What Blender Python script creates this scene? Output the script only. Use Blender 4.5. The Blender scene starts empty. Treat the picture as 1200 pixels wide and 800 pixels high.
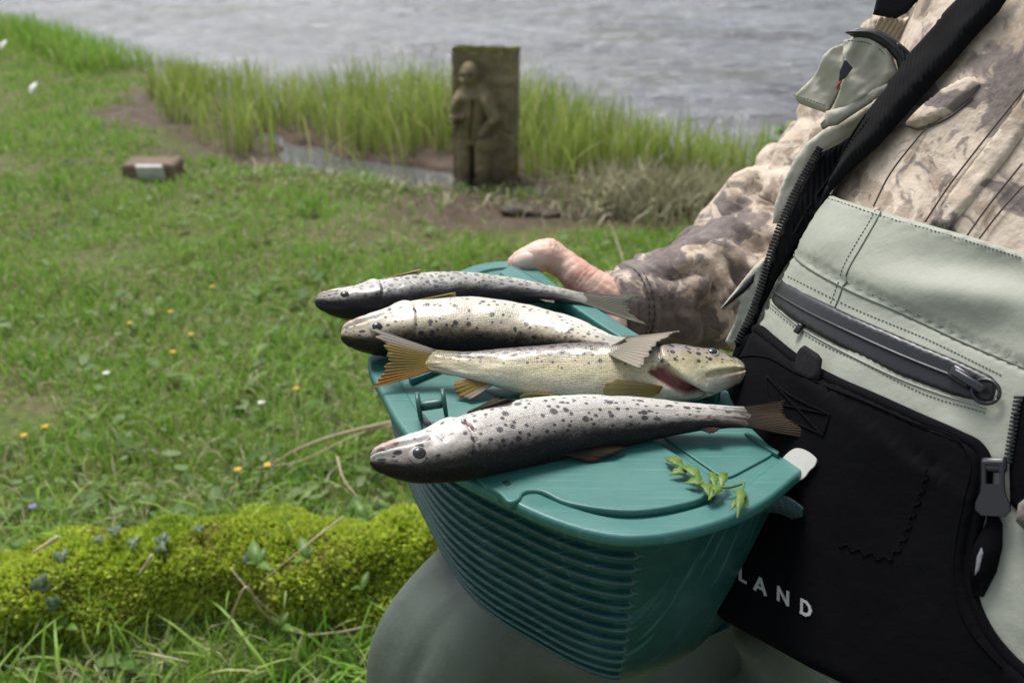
import bpy, bmesh, math, random
import numpy as np
from mathutils import Vector, Matrix
from mathutils.geometry import delaunay_2d_cdt
rng = np.random.default_rng(7); random.seed(7)
SC = bpy.context.scene; COL = SC.collection
# ------------------------------------------------------------------ camera
FPX = 1167.0; PITCH = math.radians(25); CAM = np.array([0, 0, 1.05])
AX = np.array([1, 0, 0.]); FW = np.array([0, math.cos(PITCH), -math.sin(PITCH)]); UPV = np.array([0, math.sin(PITCH), math.cos(PITCH)])
cd = bpy.data.cameras.new('camera'); cam = bpy.data.objects.new('camera', cd); COL.objects.link(cam)
cd.sensor_width = 36; cd.lens = 36 * FPX / 1200; cd.clip_start = .02; cd.clip_end = 900
cam.location = CAM; cam.rotation_euler = (math.pi / 2 - PITCH, 0, 0)
cd.dof.use_dof = True; cd.dof.focus_distance = .68; cd.dof.aperture_fstop = 9
SC.camera = cam
# ------------------------------------------------------------------ light
SUN_EL, SUN_AZ = 62, 25       # azimuth from +Y towards -X
wd = bpy.data.worlds.new('World'); SC.world = wd; wd.use_nodes = True
nt = wd.node_tree; nt.nodes.clear()
sky = nt.nodes.new('ShaderNodeTexSky'); sky.sky_type = 'NISHITA'; sky.sun_disc = False
sky.sun_elevation = math.radians(SUN_EL); sky.sun_rotation = math.radians(-SUN_AZ)
sky.dust_density = 2; sky.air_density = 1.0; sky.ozone_density = 1
hs = nt.nodes.new('ShaderNodeHueSaturation'); hs.inputs['Saturation'].default_value = .42
bg = nt.nodes.new('ShaderNodeBackground'); bg.inputs[1].default_value = .095
ow = nt.nodes.new('ShaderNodeOutputWorld')
nt.links.new(sky.outputs[0], hs.inputs['Color']); nt.links.new(hs.outputs[0], bg.inputs[0]); nt.links.new(bg.outputs[0], ow.inputs[0])
sl = bpy.data.lights.new('sun', 'SUN'); sl.energy = 2.4; sl.angle = math.radians(24); sl.color = (1, .97, .94)
so = bpy.data.objects.new('sun', sl); COL.objects.link(so)
e_, a_ = math.radians(SUN_EL), math.radians(SUN_AZ)
sd = Vector((-math.sin(a_) * math.cos(e_), math.cos(a_) * math.cos(e_), math.sin(e_)))
so.rotation_euler = sd.to_track_quat('Z', 'Y').to_euler(); so.location = sd * 20
SC.view_settings.view_transform = 'Standard'; SC.view_settings.look = 'None'
SC.view_settings.exposure = 0.97; SC.view_settings.gamma = 1
SC.render.engine = 'CYCLES'; SC.cycles.max_bounces = 6; SC.cycles.use_denoising = True
# ------------------------------------------------------------------ maths
def ray(px, py):
    px = np.asarray(px, float); py = np.asarray(py, float)
    return FW + np.multiply.outer((px - 600) / FPX, AX) - np.multiply.outer((py - 400) / FPX, UPV)
def P(px, py, d): return CAM + ray(px, py) * np.asarray(d, float)[..., None]
def onz(px, py, z):
    r = ray(px, py); return CAM + r * ((np.asarray(z, float) - CAM[2]) / r[..., 2])[..., None]
def h_(i, j, k, s):
    n = (i * 374761393 + j * 668265263 + k * 2147483647 + s * 1274126177).astype(np.int64) & 0xffffffff
    n = ((n ^ (n >> 13)) * 1274126177) & 0xffffffff
    n = ((n ^ (n >> 16)) * 2246822519) & 0xffffffff
    return ((n ^ (n >> 15)) & 0xffffff) / 0xffffff
def vn(p, s=0):
    p = np.asarray(p, float); f = np.floor(p).astype(np.int64); u = p - f; u = u * u * (3 - 2 * u); r = 0
    for a in (0, 1):
        for b in (0, 1):
            for c in (0, 1):
                w = (u[..., 0] if a else 1 - u[..., 0]) * (u[..., 1] if b else 1 - u[..., 1]) * (u[..., 2] if c else 1 - u[..., 2])
                r = r + w * h_(f[..., 0] + a, f[..., 1] + b, f[..., 2] + c, s)
    return r * 2 - 1
def fbm(p, s=0, o=4):
    p = np.asarray(p, float); r = 0; a = 1.
    for i in range(o): r = r + a * vn(p * 2 ** i + 17.3 * i, s + i); a *= .5
    return r
def sst(a, b, x):
    t = np.clip((np.asarray(x, float) - a) / (b - a), 0, 1); return t * t * (3 - 2 * t)
def spline(pts, n):
    pts = np.asarray(pts, float); m = len(pts)
    d = np.r_[0, np.cumsum(np.linalg.norm(np.diff(pts[:, :min(3, pts.shape[1])], axis=0), axis=1) + 1e-9)]
    t = np.linspace(0, d[-1], n); i = np.clip(np.searchsorted(d, t, side='right') - 1, 0, m - 2)
    tan = np.gradient(pts, d, axis=0) if m > 2 else np.repeat((pts[1:] - pts[:1]) / d[-1], 2, 0)
    hh = (d[i + 1] - d[i])[:, None]; u = ((t - d[i]) / (d[i + 1] - d[i]))[:, None]
    return (2*u**3-3*u**2+1)*pts[i] + (u**3-2*u**2+u)*hh*tan[i] + (-2*u**3+3*u**2)*pts[i+1] + (u**3-u**2)*hh*tan[i+1]
def closed_spline(pts, n):
    p = list(pts); k = len(p); q = np.array(p[-3:] + p + p[:3], float)
    s = spline(q, 4000); a = np.argmin(((s - q[3]) ** 2).sum(1)[:2500]); b = 1500 + np.argmin(((s - q[3]) ** 2).sum(1)[1500:])
    s = s[a:b]; d = np.r_[0, np.cumsum(np.linalg.norm(np.diff(s, axis=0), axis=1))]
    t = np.linspace(0, d[-1], n, endpoint=False)
    return np.stack([np.interp(t, d, s[:, c]) for c in range(s.shape[1])], 1)
def unit(v): return v / (np.linalg.norm(v, axis=-1, keepdims=True) + 1e-12)
def inpoly(x, y, poly):
    x = np.asarray(x); y = np.asarray(y); r = np.zeros(x.shape, bool); q = np.asarray(poly); j = len(q) - 1
    for i in range(len(q)):
        xi, yi = q[i]; xj, yj = q[j]
        c = ((yi > y) != (yj > y)) & (x < (xj - xi) * (y - yi) / (yj - yi + 1e-15) + xi); r ^= c; j = i
    return r
def dpoly(x, y, poly, closed=True):
    q = np.asarray(poly, float); p = np.stack([x, y], -1); d = np.full(np.shape(x), 1e9)
    n = len(q)
    for i in range(n if closed else n - 1):
        a = q[i]; b = q[(i + 1) % n]; ab = b - a
        t = np.clip(((p - a) @ ab) / (ab @ ab + 1e-15), 0, 1)
        d = np.minimum(d, np.linalg.norm(p - (a + t[..., None] * ab), axis=-1))
    return d
# ------------------------------------------------------------------ objects
def tag(o, label=None, cat=None, group=None, kind=None):
    for k, v in (('label', label), ('category', cat), ('group', group), ('kind', kind)):
        if v: o[k] = v
    return o
def thing(name, loc, label, cat, group=None):
    o = bpy.data.objects.new(name, None); COL.objects.link(o); o.location = Vector([float(c) for c in loc]); o.empty_display_size = .05
    return tag(o, label, cat, group)
def link(name, me, mat, parent=None):
    o = bpy.data.objects.new(name, me); COL.objects.link(o)
    if mat:
        for m in (mat if isinstance(mat, (list, tuple)) else [mat]): me.materials.append(m)
    if parent is not None:
        o.parent = parent; o.matrix_parent_inverse = Matrix.Translation(-parent.location)
    return o
def mesh(name, V, Fc, mat, parent=None, smooth=True, attrs=None):
    me = bpy.data.meshes.new(name); V = np.asarray(V, np.float32)
    me.vertices.add(len(V)); me.vertices.foreach_set('co', V.ravel())
    if isinstance(Fc, np.ndarray):
        k = Fc.shape[1]; flat = Fc.ravel(); tot = np.full(len(Fc), k)
    else:
        tot = np.array([len(f) for f in Fc]); flat = np.concatenate([np.asarray(f) for f in Fc])
    me.loops.add(len(flat)); me.loops.foreach_set('vertex_index', flat.astype(np.int32))
    me.polygons.add(len(tot)); st = np.r_[0, np.cumsum(tot)[:-1]]
    me.polygons.foreach_set('loop_start', st.astype(np.int32)); me.polygons.foreach_set('loop_total', tot.astype(np.int32))
    me.polygons.foreach_set('use_smooth', np.full(len(tot), smooth))
    for k, v in (attrs or {}).items():
        v = np.asarray(v, np.float32)
        if v.ndim == 1: me.attributes.new(k, 'FLOAT', 'POINT').data.foreach_set('value', v)
        else: me.attributes.new(k, 'FLOAT_VECTOR', 'POINT').data.foreach_set('vector', v.ravel())
    me.update(calc_edges=True); me.validate()
    return link(name, me, mat, parent)
class MB:                                   # collects shapes that make one mesh
    def __init__(s): s.V = []; s.F = []; s.n = 0
    def add(s, V, F):
        V = np.asarray(V, float); s.V.append(V); s.F += [[int(i) + s.n for i in f] for f in F]; s.n += len(V)
    def loft(s, rings, closed=True, caps=True):
        k = len(rings[0]); n = len(rings); V = np.concatenate(rings); F = []
        for i in range(n - 1):
            for j in range(k if closed else k - 1):
                F.append([i*k+j, i*k+(j+1) % k, (i+1)*k+(j+1) % k, (i+1)*k+j])
        if caps: F.append(list(range(k))[::-1]); F.append([(n-1)*k+j for j in range(k)])
        s.add(V, F); return s
    def tube(s, pts, r, k=10, n=None, ell=None, disp=None, rnd=True):
        pts = np.asarray(pts, float); r = np.broadcast_to(np.asarray(r, float), (len(pts),))
        if n: q = spline(np.c_[pts, r], n); pts, r = q[:, :3], q[:, 3]
        T = unit(np.gradient(pts, axis=0)); u = np.array([0, 0, 1.]); rings = []
        if abs(T[0] @ u) > .9: u = np.array([0, 1., 0])
        if rnd:
            d0 = T[0] * r[0]; d1 = T[-1] * r[-1]
            pts = np.vstack([pts[0] - d0, pts[0] - d0 * .7, pts, pts[-1] + d1 * .7, pts[-1] + d1]); r = np.r_[r[0] * .15, r[0] * .7, r, r[-1] * .7, r[-1] * .15]
            T = np.vstack([T[0], T[0], T, T[-1], T[-1]])
        th = np.linspace(0, 2 * np.pi, k, endpoint=False)
        for i in range(len(pts)):
            u = unit(u - (u @ T[i]) * T[i]); v = np.cross(T[i], u); e = (1, 1) if ell is None else ell
            rr = np.full(k, r[i])
            if disp is not None: rr = rr + disp(i / (len(pts) - 1), th)
            rings.append(pts[i] + np.outer(rr * np.cos(th) * e[0], u) + np.outer(rr * np.sin(th) * e[1], v))
        return s.loft(rings)
    def box(s, c, sx, sy, sz, R=None, bev=0):
        c = np.asarray(c, float); R = np.eye(3) if R is None else np.asarray(R, float)
        h = np.array([sx, sy, sz]) / 2
        if bev <= 0:
            V = np.array([[i, j, k] for i in (-1, 1) for j in (-1, 1) for k in (-1, 1)]) * h
            F = [[0, 1, 3, 2], [4, 6, 7, 5], [0, 4, 5, 1], [2, 3, 7, 6], [0, 2, 6, 4], [1, 5, 7, 3]]
            s.add(c + V @ R, F); return s
        b = bm = bmesh.new(); bmesh.ops.create_cube(bm, size=1)
        for v in bm.verts: v.co = Vector([v.co[i] * 2 * h[i] for i in range(3)])
        bmesh.ops.bevel(bm, geom=bm.edges[:], offset=bev, segments=2, affect='EDGES', profile=.5)
        bm.verts.index_update(); V = np.array([v.co[:] for v in bm.verts]); F = [[v.index for v in f.verts] for f in bm.faces]; bm.free()
        s.add(c + V @ R, F); return s
    def sphere(s, c, r, R=None, nu=16, nv=10):
        r = np.broadcast_to(np.asarray(r, float), (3,)); R = np.eye(3) if R is None else np.asarray(R, float); V = []; F = []
        for i in range(nv + 1):
            a = math.pi * i / nv
            for j in range(nu):
                b = 2 * math.pi * j / nu; V.append([math.sin(a) * math.cos(b), math.sin(a) * math.sin(b), math.cos(a)])
        for i in range(nv):
            for j in range(nu): F.append([i*nu+j, (i+1)*nu+j, (i+1)*nu+(j+1) % nu, i*nu+(j+1) % nu])
        s.add(np.asarray(c) + (np.array(V) * r) @ R, F); return s
    def build(s, name, mat, parent=None, smooth=True):
        return mesh(name, np.concatenate(s.V), s.F, mat, parent, smooth)
# ------------------------------------------------------------------ materials
class NT:
    def __init__(s, name):
        s.m = bpy.data.materials.new(name); s.m.use_nodes = True; s.t = s.m.node_tree; s.b = s.t.nodes['Principled BSDF']
        s.out = s.t.nodes['Material Output']; s._c = None
    def n(s, typ, **kw):
        nd = s.t.nodes.new(typ)
        for k, v in kw.items():
            if k.startswith('_'): setattr(nd, k[1:], v)
        return nd
    def put(s, sock, v):
        if isinstance(v, bpy.types.NodeSocket): s.t.links.new(v, sock)
        elif v is not None:
            if hasattr(sock, 'default_value') and hasattr(sock.default_value, '__len__') and not hasattr(v, '__len__'): v = (v,) * len(sock.default_value)
            if hasattr(v, '__len__') and len(v) == 3 and len(sock.default_value) == 4: v = (*v, 1)
            sock.default_value = v
    def co(s, scale=(1, 1, 1), rot=(0, 0, 0), src='Object', attr=None):
        if attr: o = s.n('ShaderNodeAttribute', _attribute_name=attr).outputs['Vector']
        else: o = s.n('ShaderNodeTexCoord').outputs[src]
        if scale == (1, 1, 1) and rot == (0, 0, 0): return o
        mp = s.n('ShaderNodeMapping'); s.t.links.new(o, mp.inputs[0]); mp.inputs['Scale'].default_value = scale; mp.inputs['Rotation'].default_value = rot
        return mp.outputs[0]
    def attr(s, name): return s.n('ShaderNodeAttribute', _attribute_name=name).outputs['Fac']
    def noise(s, scale, detail=4, rough=.55, dist=0, co=None, col=False):
        n = s.n('ShaderNodeTexNoise'); s.put(n.inputs['Vector'], co if co is not None else s.co()); n.inputs['Scale'].default_value = scale
        n.inputs['Detail'].default_value = detail; n.inputs['Roughness'].default_value = rough; n.inputs['Distortion'].default_value = dist
        return n.outputs['Color' if col else 'Fac']
    def vor(s, scale, co=None, feat='F1', out='Distance', rnd=1, dim='3D'):
        n = s.n('ShaderNodeTexVoronoi', _feature=feat, _voronoi_dimensions=dim); s.put(n.inputs['Vector'], co if co is not None else s.co()); n.inputs['Scale'].default_value = scale; n.inputs['Randomness'].default_value = rnd
        return n.outputs[out]
    def ramp(s, f, stops, interp='LINEAR'):
        r = s.n('ShaderNodeValToRGB'); s.put(r.inputs[0], f); cr = r.color_ramp; cr.interpolation = interp
        while len(cr.elements) < len(stops): cr.elements.new(.5)
        for e, (p, c) in zip(cr.elements, stops):
            e.position = p; c = (c, c, c) if not hasattr(c, '__len__') else c; e.color = (*c[:3], 1)
        return r.outputs[0]
    def map(s, f, a, b, c=0, d=1, smooth=False):
        m = s.n('ShaderNodeMapRange'); m.interpolation_type = 'SMOOTHSTEP' if smooth else 'LINEAR'
        s.put(m.inputs[0], f)
        for i, v in zip((1, 2, 3, 4), (a, b, c, d)): s.put(m.inputs[i], v)
        return m.outputs[0]
    def mt(s, op, a, b=None):
        m = s.n('ShaderNodeMath', _operation=op); s.put(m.inputs[0], a)
        if b is not None: s.put(m.inputs[1], b)
        return m.outputs[0]
    def mix(s, f, a, b, mode='MIX'):
        m = s.n('ShaderNodeMix', _data_type='RGBA', _blend_type=mode); s.put(m.inputs[0], f); s.put(m.inputs[6], a); s.put(m.inputs[7], b)
        return m.outputs[2]
    def bump(s, h, st=.3, dist=.002):
        b = s.n('ShaderNodeBump'); b.inputs['Strength'].default_value = st; b.inputs['Distance'].default_value = dist; s.put(b.inputs['Height'], h)
        if s._c is not None: s.t.links.new(s._c, b.inputs['Normal'])
        s._c = b.outputs[0]; s.t.links.new(b.outputs[0], s.b.inputs['Normal']); return s
    def set(s, **kw):
        for k, v in kw.items(): s.put(s.b.inputs[{'base': 'Base Color', 'rough': 'Roughness', 'spec': 'Specular IOR Level', 'sss': 'Subsurface Weight', 'coat': 'Coat Weight', 'coatr': 'Coat Roughness', 'metal': 'Metallic', 'sheen': 'Sheen Weight', 'ior': 'IOR', 'trans': 'Transmission Weight'}[k]], v)
        return s
def fabric(name, c1, c2, rough=.8, weave=1400, wst=.25, nscale=14, spec=.25):
    t = NT(name); f = t.noise(nscale, 5, .6); t.set(base=t.mix(t.map(f, .3, .7), c1, c2), rough=rough, spec=spec)
    t.bump(t.noise(45, 4), .35, .004); t.bump(t.noise(weave, 2), wst, .0006); return t.m
def plastic(name, c, rough=.35, spec=.5):
    t = NT(name); f = t.noise(30, 5, .6)
    t.set(base=t.mix(t.map(f, .35, .7), c, tuple(x * .8 for x in c)), rough=t.map(t.noise(60, 6, .7), .3, .75, rough * .75, rough * 1.35), spec=spec)
    t.bump(t.noise(300, 3), .06, .0006); return t.m
# ================================================================== SETTING
WL = -.03                                    # water level
def px2xy(l, z=0.): return [tuple(onz(a, b, z)[:2]) for a, b in l]
WET = px2xy([(-200, 6), (0, 24), (70, 46), (130, 68), (182, 88), (150, 112), (165, 142), (195, 172), (250, 188), (330, 199), (430, 210), (540, 219), (640, 228), (740, 240), (850, 246), (1000, 256)]) + [(9, 2.6), (140, 0), (140, 46), (-140, 46), (-60, 24)]
RIV = px2xy([(-200, 4), (0, 21), (130, 62), (195, 84), (300, 122), (450, 130), (600, 142), (750, 180), (880, 205), (1000, 222)]) + [(9, 3.3), (140, 2), (140, 44), (-140, 44), (-60, 25)]
FLOOD = px2xy([(308, 150), (325, 172), (352, 190), (430, 204), (540, 215), (632, 223), (645, 214), (560, 200), (470, 188), (400, 178), (350, 162)])
def ground_h(x, y):
    x = np.asarray(x, float); y = np.asarray(y, float); sh = x.shape; x = x.ravel(); y = y.ravel()
    p = np.stack([x, y, 0 * x], -1)
    h = .018 * vn(p * 1.3, 3) + .010 * vn(p * 4.1, 5) + .005 * vn(p * 13, 6)
    near = (y < 60) & (y > 1.6)
    dw = np.full(x.shape, -5.); dr = np.full(x.shape, -5.); df = np.full(x.shape, -5.)
    for arr, poly in ((dw, WET), (dr, RIV), (df, FLOOD)):
        d = dpoly(x[near], y[near], poly); ins = inpoly(x[near], y[near], poly); arr[near] = np.where(ins, d, -d)
    n1 = fbm(p * 5, 9, 3); df = df + .045 * fbm(p * 7, 12, 3)
    shelf = -.020 + .014 * n1 + .006 * sst(.05, .6, dw) - .085 * sst(-.03, .05, df)
    h = h * (1 - sst(-.1, .1, dw)) + shelf * sst(-.10, .10, dw)
    h = h * (1 - sst(-.1, .2, dr)) - .10 * sst(-.1, .2, dr) - .5 * sst(.2, 2.5, dr)
    h = np.where(y > 44, sst(44, 52, y) * 1.2 - .6 * (1 - sst(44, 47, y)) + .08 * np.clip(y - 52, 0, 200), h)
    h = np.where((y < -2), h * 0, h)
    return h.reshape(sh), dw.reshape(sh), dr.reshape(sh)
def gh1(x, y): return float(ground_h(np.array([x]), np.array([y]))[0][0])
xs = np.unique(np.r_[np.linspace(-300, -12, 26), np.linspace(-12, -5, 40), np.linspace(-5, 4, 300), np.linspace(4, 12, 40), np.linspace(12, 300, 26)])
ys = np.unique(np.r_[np.linspace(-60, 0, 14), np.linspace(0, 1.0, 20), np.linspace(1.0, 6, 190), np.linspace(6, 12, 80), np.linspace(12, 60, 60), np.linspace(60, 400, 20)])
GX, GY = np.meshgrid(xs, ys); GH, GDW, GDR = ground_h(GX, GY)
mud = sst(-.12, .05, GDW + .16 * fbm(np.stack([GX * 3, GY * 3, GX * 0], -1), 4, 4))
mudpx = [((560, 246), .55, .22), ((700, 248), .5, .2), ((160, 135), .30, .28), ((245, 178), .35, .18)]
for (c, rx, ry) in mudpx:
    q = onz(*c, 0.); mud = np.maximum(mud, sst(1.2, .5, np.hypot((GX - q[0]) / rx, (GY - q[1]) / ry) + .35 * fbm(np.stack([GX * 4, GY * 4, GX * 0], -1), 14, 4)))
nx, ny = len(xs), len(ys); idx = np.arange(nx * ny).reshape(ny, nx)
FQ = np.stack([idx[:-1, :-1], idx[:-1, 1:], idx[1:, 1:], idx[1:, :-1]], -1).reshape(-1, 4)
t = NT('soil_and_turf')
pn = t.noise(3.2, 6, .6); fn = t.noise(38, 5, .65); md = t.attr('mud')
turf = t.mix(t.map(pn, .4, .62), (.10, .155, .03), (.17, .145, .075))
turf = t.mix(t.map(fn, .35, .7), turf, (.055, .065, .02))
soil = t.mix(t.map(t.noise(22, 6, .7), .3, .7), (.05, .034, .022), (.115, .082, .055))
t.set(base=t.mix(md, turf, soil), rough=t.map(t.mt('MULTIPLY', md, t.noise(9, 3)), .3, .7, .92, .55), spec=.2)
t.bump(t.noise(60, 6, .7), .7, .012)
g = mesh('ground', np.stack([GX, GY, GH], -1).reshape(-1, 3), FQ, t.m, attrs={'mud': mud.ravel()}); tag(g, kind='structure', label='grassy river bank sloping to a muddy waterline')
# water: real ripples near, plane beyond
wx = np.unique(np.r_[np.linspace(-140, -9, 30), np.linspace(-9, 8, 420), np.linspace(8, 140, 30)]); wy = np.unique(np.r_[np.linspace(2.2, 14, 420), np.linspace(14, 48, 60)])
WX, WY = np.meshgrid(wx, wy); _, wdw, wdr = ground_h(WX, WY)
pp = np.stack([WX * 1.5 - WY * .3, WY * 3.4, 0 * WX], -1)
am = sst(-.2, .9, wdr)
WZ = WL + am * (.022 * fbm(pp * 1.0, 31, 4) + .022 * fbm(pp * np.array([.42, .8, 1]), 35, 2)) + .0002 * vn(pp * 2, 38)
idx = np.arange(WX.size).reshape(WX.shape); FQ = np.stack([idx[:-1, :-1], idx[:-1, 1:], idx[1:, 1:], idx[1:, :-1]], -1).reshape(-1, 4)
t = NT('river_water'); rip = t.noise(5, 5, .6, .4, co=t.co((1, 2.2, 1), (0, 0, .2)))
t.set(base=t.mix(t.map(t.noise(.7, 3), .4, .6), (.115, .115, .12), (.07, .068, .066)), rough=t.map(t.attr('wave'), 0, 1, .015, .06), spec=.5, ior=1.36)
wv0 = t.attr('wave'); t.bump(t.mt('MULTIPLY', rip, wv0), .8, .07); t.bump(t.mt('MULTIPLY', t.noise(26, 4, .6, .3, co=t.co((1, 1.8, 1))), wv0), .28, .010)
w = mesh('river', np.stack([WX, WY, WZ], -1).reshape(-1, 3), FQ, t.m, attrs={'wave': (.04 + .96 * am).ravel()}); tag(w, kind='structure', label='rippled grey river water')
# ------------------------------------------------------------------ blades
def blades(name, pos, hgt, wid, mat, bend=.5, seg=3, lean=None, label=None, parent=None, kind='stuff', droop=0., ub=None):
    n = len(pos); az = rng.uniform(0, 2 * np.pi, n); la = rng.uniform(0, 2 * np.pi, n) if lean is None else lean
    side = np.stack([np.cos(az), np.sin(az), 0 * az], -1); out = np.stack([np.cos(la), np.sin(la), 0 * la], -1)
    bd = (np.abs(rng.normal(0, bend, n)) if ub is None else ub)
    V = np.zeros((n, 2 * seg + 1, 3)); tt = np.zeros((n, 2 * seg + 1))
    for k in range(seg + 1):
        f = k / seg; ang = bd * f
        c = pos + np.stack([0 * az, 0 * az, 1 + 0 * az], -1) * (hgt * f * np.cos(ang * .8) * (1 - droop * f))[:, None] + out * (hgt * f * np.sin(ang))[:, None]
        if k < seg:
            ww = (wid * (1 - .55 * f ** 1.5) * .5)[:, None]; V[:, 2*k] = c - side * ww; V[:, 2*k+1] = c + side * ww; tt[:, 2*k] = tt[:, 2*k+1] = f
        else: V[:, 2*k] = c; tt[:, 2*k] = 1
    m = 2 * seg + 1; b = np.arange(n)[:, None] * m; F = []
    Fs = []
    for k in range(seg - 1):
        Fs.append(np.concatenate([b + 2*k, b + 2*k+1, b + 2*k+3], 1)); Fs.append(np.concatenate([b + 2*k, b + 2*k+3, b + 2*k+2], 1))
    Fs.append(np.concatenate([b + 2*seg-2, b + 2*seg-1, b + 2*seg], 1))
    r = np.repeat(rng.random(n), m)
    o = mesh(name, V.reshape(-1, 3), np.concatenate(Fs), mat, parent, attrs={'rnd': r, 'tt': tt.ravel()})
    return tag(o, label=label, kind=kind)
def leafmat(name, cols, rough=.55, trans=.35, patch=None):
    t = NT(name); r = t.attr('rnd'); n = len(cols)
    c = t.ramp(r, [(i / (n - 1), c) for i, c in enumerate(cols)])
    if patch: c = t.mix(t.map(t.noise(patch[0], 4, .6), .42, .62), c, t.mix(.6, c, patch[1]))
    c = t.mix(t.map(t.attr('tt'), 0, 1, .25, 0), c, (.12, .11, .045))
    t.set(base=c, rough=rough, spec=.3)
    tr = t.n('ShaderNodeBsdfTranslucent'); t.put(tr.inputs[0], c); mx = t.n('ShaderNodeMixShader'); mx.inputs[0].default_value = trans
    t.t.links.new(t.b.outputs[0], mx.inputs[1]); t.t.links.new(tr.outputs[0], mx.inputs[2]); t.t.links.new(mx.outputs[0], t.out.inputs[0])
    return t.m
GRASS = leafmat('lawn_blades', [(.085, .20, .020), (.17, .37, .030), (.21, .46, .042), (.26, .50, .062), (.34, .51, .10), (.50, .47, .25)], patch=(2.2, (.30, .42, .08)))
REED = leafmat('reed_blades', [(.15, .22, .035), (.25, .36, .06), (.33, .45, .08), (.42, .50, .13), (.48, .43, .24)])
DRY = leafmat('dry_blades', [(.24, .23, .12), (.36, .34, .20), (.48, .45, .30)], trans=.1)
def lawnpos(n, y0, y1, pw, dens=None):
    u = rng.random(n); a = 1 - (pw if pw != 1 else 1.001)
    y = (y0 ** a + u * (y1 ** a - y0 ** a)) ** (1 / a); x = rng.uniform(-1, 1, n) * (.60 * y + .45)
    z, dw, dr = ground_h(x, y); p = np.stack([x, y, z], -1)
    thin = fbm(np.stack([x * 2.6, y * 2.6, 0 * x], -1), 21, 4)
    keep = (dw < -.02 + .12 * vn(p * 6, 23)) & (thin > -.50 + .25 * rng.normal(size=n))
    for (c, rx, ry) in mudpx:
        q = onz(*c, 0.); keep &= (np.hypot((x - q[0]) / rx, (y - q[1]) / ry) + .35 * vn(p * 6, 29) > .95) | (rng.random(n) < .25)
    return p[keep], thin[keep]
p, th = lawnpos(230000, .85, 9.5, 1.15)
clump = .5 + .5 * fbm(p * np.array([7, 7, 0]), 41, 3)
hh = (.012 + .050 * np.clip(clump, 0, 1.4) ** 1.6 + .010 * rng.random(len(p))) * rng.uniform(.6, 1.25, len(p)) * (1 + .25 * sst(3, 7, p[:, 1]))
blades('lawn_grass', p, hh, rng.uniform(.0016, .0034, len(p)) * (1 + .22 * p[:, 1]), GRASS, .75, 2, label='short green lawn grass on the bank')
# longer tufts close by
p, th = lawnpos(13000, .95, 3.2, 1.0); ck = fbm(p * np.array([3.5, 3.5, 0]), 47, 3) > .05; p = p[ck]
blades('grass_tufts', p, rng.uniform(.05, .11, len(p)), rng.uniform(.0025, .0045, len(p)), GRASS, .9, 4, label='longer grass tufts on the bank', droop=.25)
# tall wet grass at the far bank edge
ex = rng.uniform(0, 1, 2600); q = np.array(px2xy([(-90, 22), (0, 38), (70, 58), (132, 82)])); k = ex * 2.999; i = k.astype(int)
e = q[i] + (q[i + 1] - q[i]) * (k - i)[:, None] + rng.normal(0, .12, (len(ex), 2)); z, _, _ = ground_h(e[:, 0], e[:, 1])
blades('bank_grass', np.c_[e, z], rng.uniform(.08, .2, len(e)), rng.uniform(.006, .01, len(e)), GRASS, .5, 3, label='taller grass along the far bank edge')
# reeds
n = 52000; x = rng.uniform(-3, 2.6, n); y = rng.uniform(3.0, 6.6, n); z, dw, dr = ground_h(x, y)
df = np.where(inpoly(x, y, FLOOD), 1, 0); p3 = np.stack([x, y, 0 * x], -1)
keep = (dw > .10 + .06 * vn(p3 * 5, 51)) & (dr < .12) & ((df == 0) | (rng.random(n) < .16)) & (fbm(p3 * 3.2, 53, 3) > -.55)
ql = onz(215, 160, 0.); dl = np.hypot((x - ql[0]) / .30, (y - ql[1]) / .45); dfl = dpoly(x, y, FLOOD); keep &= (rng.random(n) < np.where(dfl < .08, .22, np.where(dfl < .5, .8, 1))); keep &= (dl > .9) | (rng.random(n) < .2)
x, y, z = x[keep], y[keep], z[keep]
hr = np.clip(( .25) + .05 * fbm(np.stack([x * 2, y * 2, 0 * x], -1), 57, 3) + rng.normal(0, .045, len(x)), .08, .4) * (1 - .15 * sst(.2, 1.0, x)) * (.55 + .45 * sst(-1.9, -1.3, x))
hr = np.maximum(hr, .06)
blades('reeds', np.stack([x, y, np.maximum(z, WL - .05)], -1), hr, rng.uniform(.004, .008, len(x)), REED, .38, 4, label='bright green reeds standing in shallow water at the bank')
# pale dry tussock beside the reeds
n = 2600; q = onz(800, 238, 0.); x = q[0] + rng.normal(0, .20, n); y = q[1] + rng.normal(0, .10, n); z, _, _ = ground_h(x, y)
blades('dry_tussock', np.stack([x, y, z], -1), rng.uniform(.06, .17, n), rng.uniform(.004, .008, n), DRY, .8, 3, label='pale dry grass tussock next to the reeds')
n = 1500; x = rng.uniform(-1.2, 1.6, n); y = rng.uniform(3.15, 3.9, n); z, dw, _ = ground_h(x, y); k = (dw > -.3) & (dw < .15); x, y, z = x[k], y[k], z[k]
blades('muddy_litter', np.stack([x, y, z + .003], -1), rng.uniform(.03, .09, len(x)), rng.uniform(.004, .007, len(x)), DRY, 1.3, 2, label='dead grass litter on the mud', ub=rng.uniform(1.2, 1.6, len(x)))
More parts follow.
